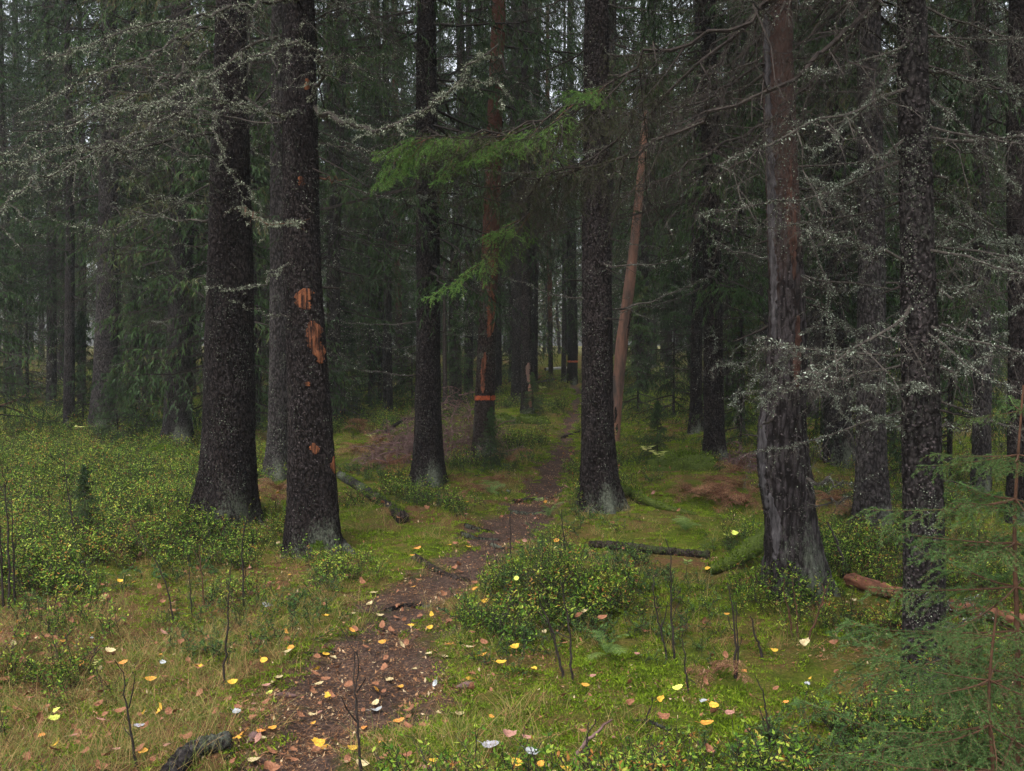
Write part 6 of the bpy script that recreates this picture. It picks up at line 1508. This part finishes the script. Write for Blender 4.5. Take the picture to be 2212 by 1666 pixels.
def brush_heap(px, py, w, h, label, seed, n=260, mat='twig_brush'):
    rng = np.random.default_rng(seed); b0 = ground_at(px, py); t = thing('brush_heap', b0, label, 'brush heap')
    for part in range(6):
        b = Buf(); m = n // 6
        az = rng.uniform(0, 6.28, m); r = np.sqrt(rng.uniform(0, 1, m)); A = np.stack([np.cos(az) * r * w, np.sin(az) * r * w * .6, h * (1 - r * r) * rng.uniform(0, 1, m) - .03], 1)
        D = rdir(rng, m); D[:, 2] = np.abs(D[:, 2]) * .8; D = norm(D) * rng.uniform(.3, .9, (m, 1)) * w * .8
        s = np.linspace(0, 1, 5)[None, :, None]; P = A[:, None] + D[:, None] * s + np.array([0, 0, -1.0]) * (s ** 2) * np.linalg.norm(D, axis=1)[:, None, None] * .35
        P[:, :, 2] = np.maximum(P[:, :, 2], -.02); P[:, 1:] += rng.normal(size=(m, 4, 3)) * .015
        tubes(b, P, np.linspace(.009, .003, 5)[None] * rng.uniform(.5, 1.2, (m, 1)), 4)
        Q, L, _ = side_shoots(rng, P, 7, .2, .95, .8, np.linalg.norm(D, axis=1) * .4, 4, .3, .5, .3); tubes(b, Q, np.full((len(Q), 4), .0022), 3)
        Q3, L3, _ = side_shoots(rng, Q, 4, .2, .95, .8, L * .5, 2, .4, .5, .3); DD = Q3[:, 1] - Q3[:, 0]; tris(b, Q3[:, 0], DD, norm(np.cross(DD, rdir(rng, len(DD)))) * .002)
        name_obj('branch', b.mesh('branch', [mat]), t)
brush_heap(985, 985, .8, 1.0, 'heap of dead purplish brush between the straight spruce and the banded tree', 1101)
brush_heap(880, 1000, .6, .65, 'low dead brush left of the straight spruce', 1102, 180)
brush_heap(20, 862, 1.2, 1.0, 'dark mound of brush at the far left edge', 1103, 220, 'twig_dark')
brush_heap(1590, 1005, .5, .22, 'small pile of dead twigs right of the upright spruce foot', 1104, 120)

def hummock(px, py, w, h, label, seed):
    rng = np.random.default_rng(seed); b0 = ground_at(px, py); t = thing('mossy_hummock', b0, label, 'hummock')
    b = Buf(); n, m = 14, 28; u = np.linspace(0, PI / 2 * 1.08, n); a = np.arange(m) * 2 * PI / m; U, A = np.meshgrid(u, a, indexing='ij')
    X, Y, Z = np.sin(U) * np.cos(A) * w, np.sin(U) * np.sin(A) * w * .7, np.cos(U) * h
    q = 1 + .3 * noise3(X * 3 / w + 5, Y * 3 / w, Z * 3 / w, seed) + .12 * noise3(X * 9 / w, Y * 9 / w, Z * 9 / w, seed + 1)
    V = np.stack([X * q, Y * q, Z * q], -1); i = np.arange(n - 1)[:, None]; j = np.arange(m)[None]
    b.add(V, f4=np.stack([i * m + j, (i + 1) * m + j, (i + 1) * m + (j + 1) % m, i * m + (j + 1) % m], -1).reshape(-1, 4)); name_obj('base', b.mesh('base', ['moss_solid'], smooth=True), t)
    c = Buf(); k = 2500; ii, jj = rng.integers(0, n - 1, k), rng.integers(0, m, k); p = V[ii, jj] + rng.normal(size=(k, 3)) * w * .05
    O = norm(V[ii, jj] + np.array([0, 0, .05])); D = norm(O + rdir(rng, k) * .5) * rng.uniform(.015, .04, (k, 1)); tris(c, p, D, norm(np.cross(D, rdir(rng, k))) * .005, 0, rng.uniform(0, .7, k))
    name_obj('moss', c.mesh('moss', ['moss']), t, kind='stuff')
hummock(1085, 915, .35, .16, 'mossy hummock left of the stripped bark trunk foot', 1); hummock(1150, 912, .3, .14, 'mossy hummock right of the stripped bark trunk foot', 2)
hummock(1480, 1012, .4, .18, 'dark mossy hummock left of the upright spruce foot', 3); hummock(1580, 905, .4, .3, 'dark mossy stump behind the upright spruce', 4)
hummock(1370, 868, .5, .25, 'mossy boulder right of the peeled pole', 5); hummock(350, 995, .35, .15, 'dark mossy knob at the foot of the shaggy trunk', 6)

# ------------------------------------------------------------------ haze
def haze():
    me = bpy.data.meshes.new('haze'); x0, x1, y0, y1, z0, z1 = -150, 150, -20, 150, -2.0, 28.0
    v = [(x, y, z) for x in (x0, x1) for y in (y0, y1) for z in (z0, z1)]
    me.from_pydata(v, [], [(0, 1, 3, 2), (4, 6, 7, 5), (0, 4, 5, 1), (2, 3, 7, 6), (0, 2, 6, 4), (1, 5, 7, 3)])
    m = bpy.data.materials.new('haze'); m.use_nodes = True; nt = m.node_tree; nt.nodes.clear()
    o = nt.nodes.new('ShaderNodeOutputMaterial'); p = nt.nodes.new('ShaderNodeVolumePrincipled')
    p.inputs['Color'].default_value = (0.85, 0.92, 0.95, 1); p.inputs['Density'].default_value = 0.0008; p.inputs['Anisotropy'].default_value = 0.1
    nt.links.new(p.outputs[0], o.inputs['Volume']); me.materials.append(m)
    name_obj('haze', me, kind='stuff', label='faint grey haze between the far trees', cat='haze')
USE_HAZE = True
if USE_HAZE: haze()
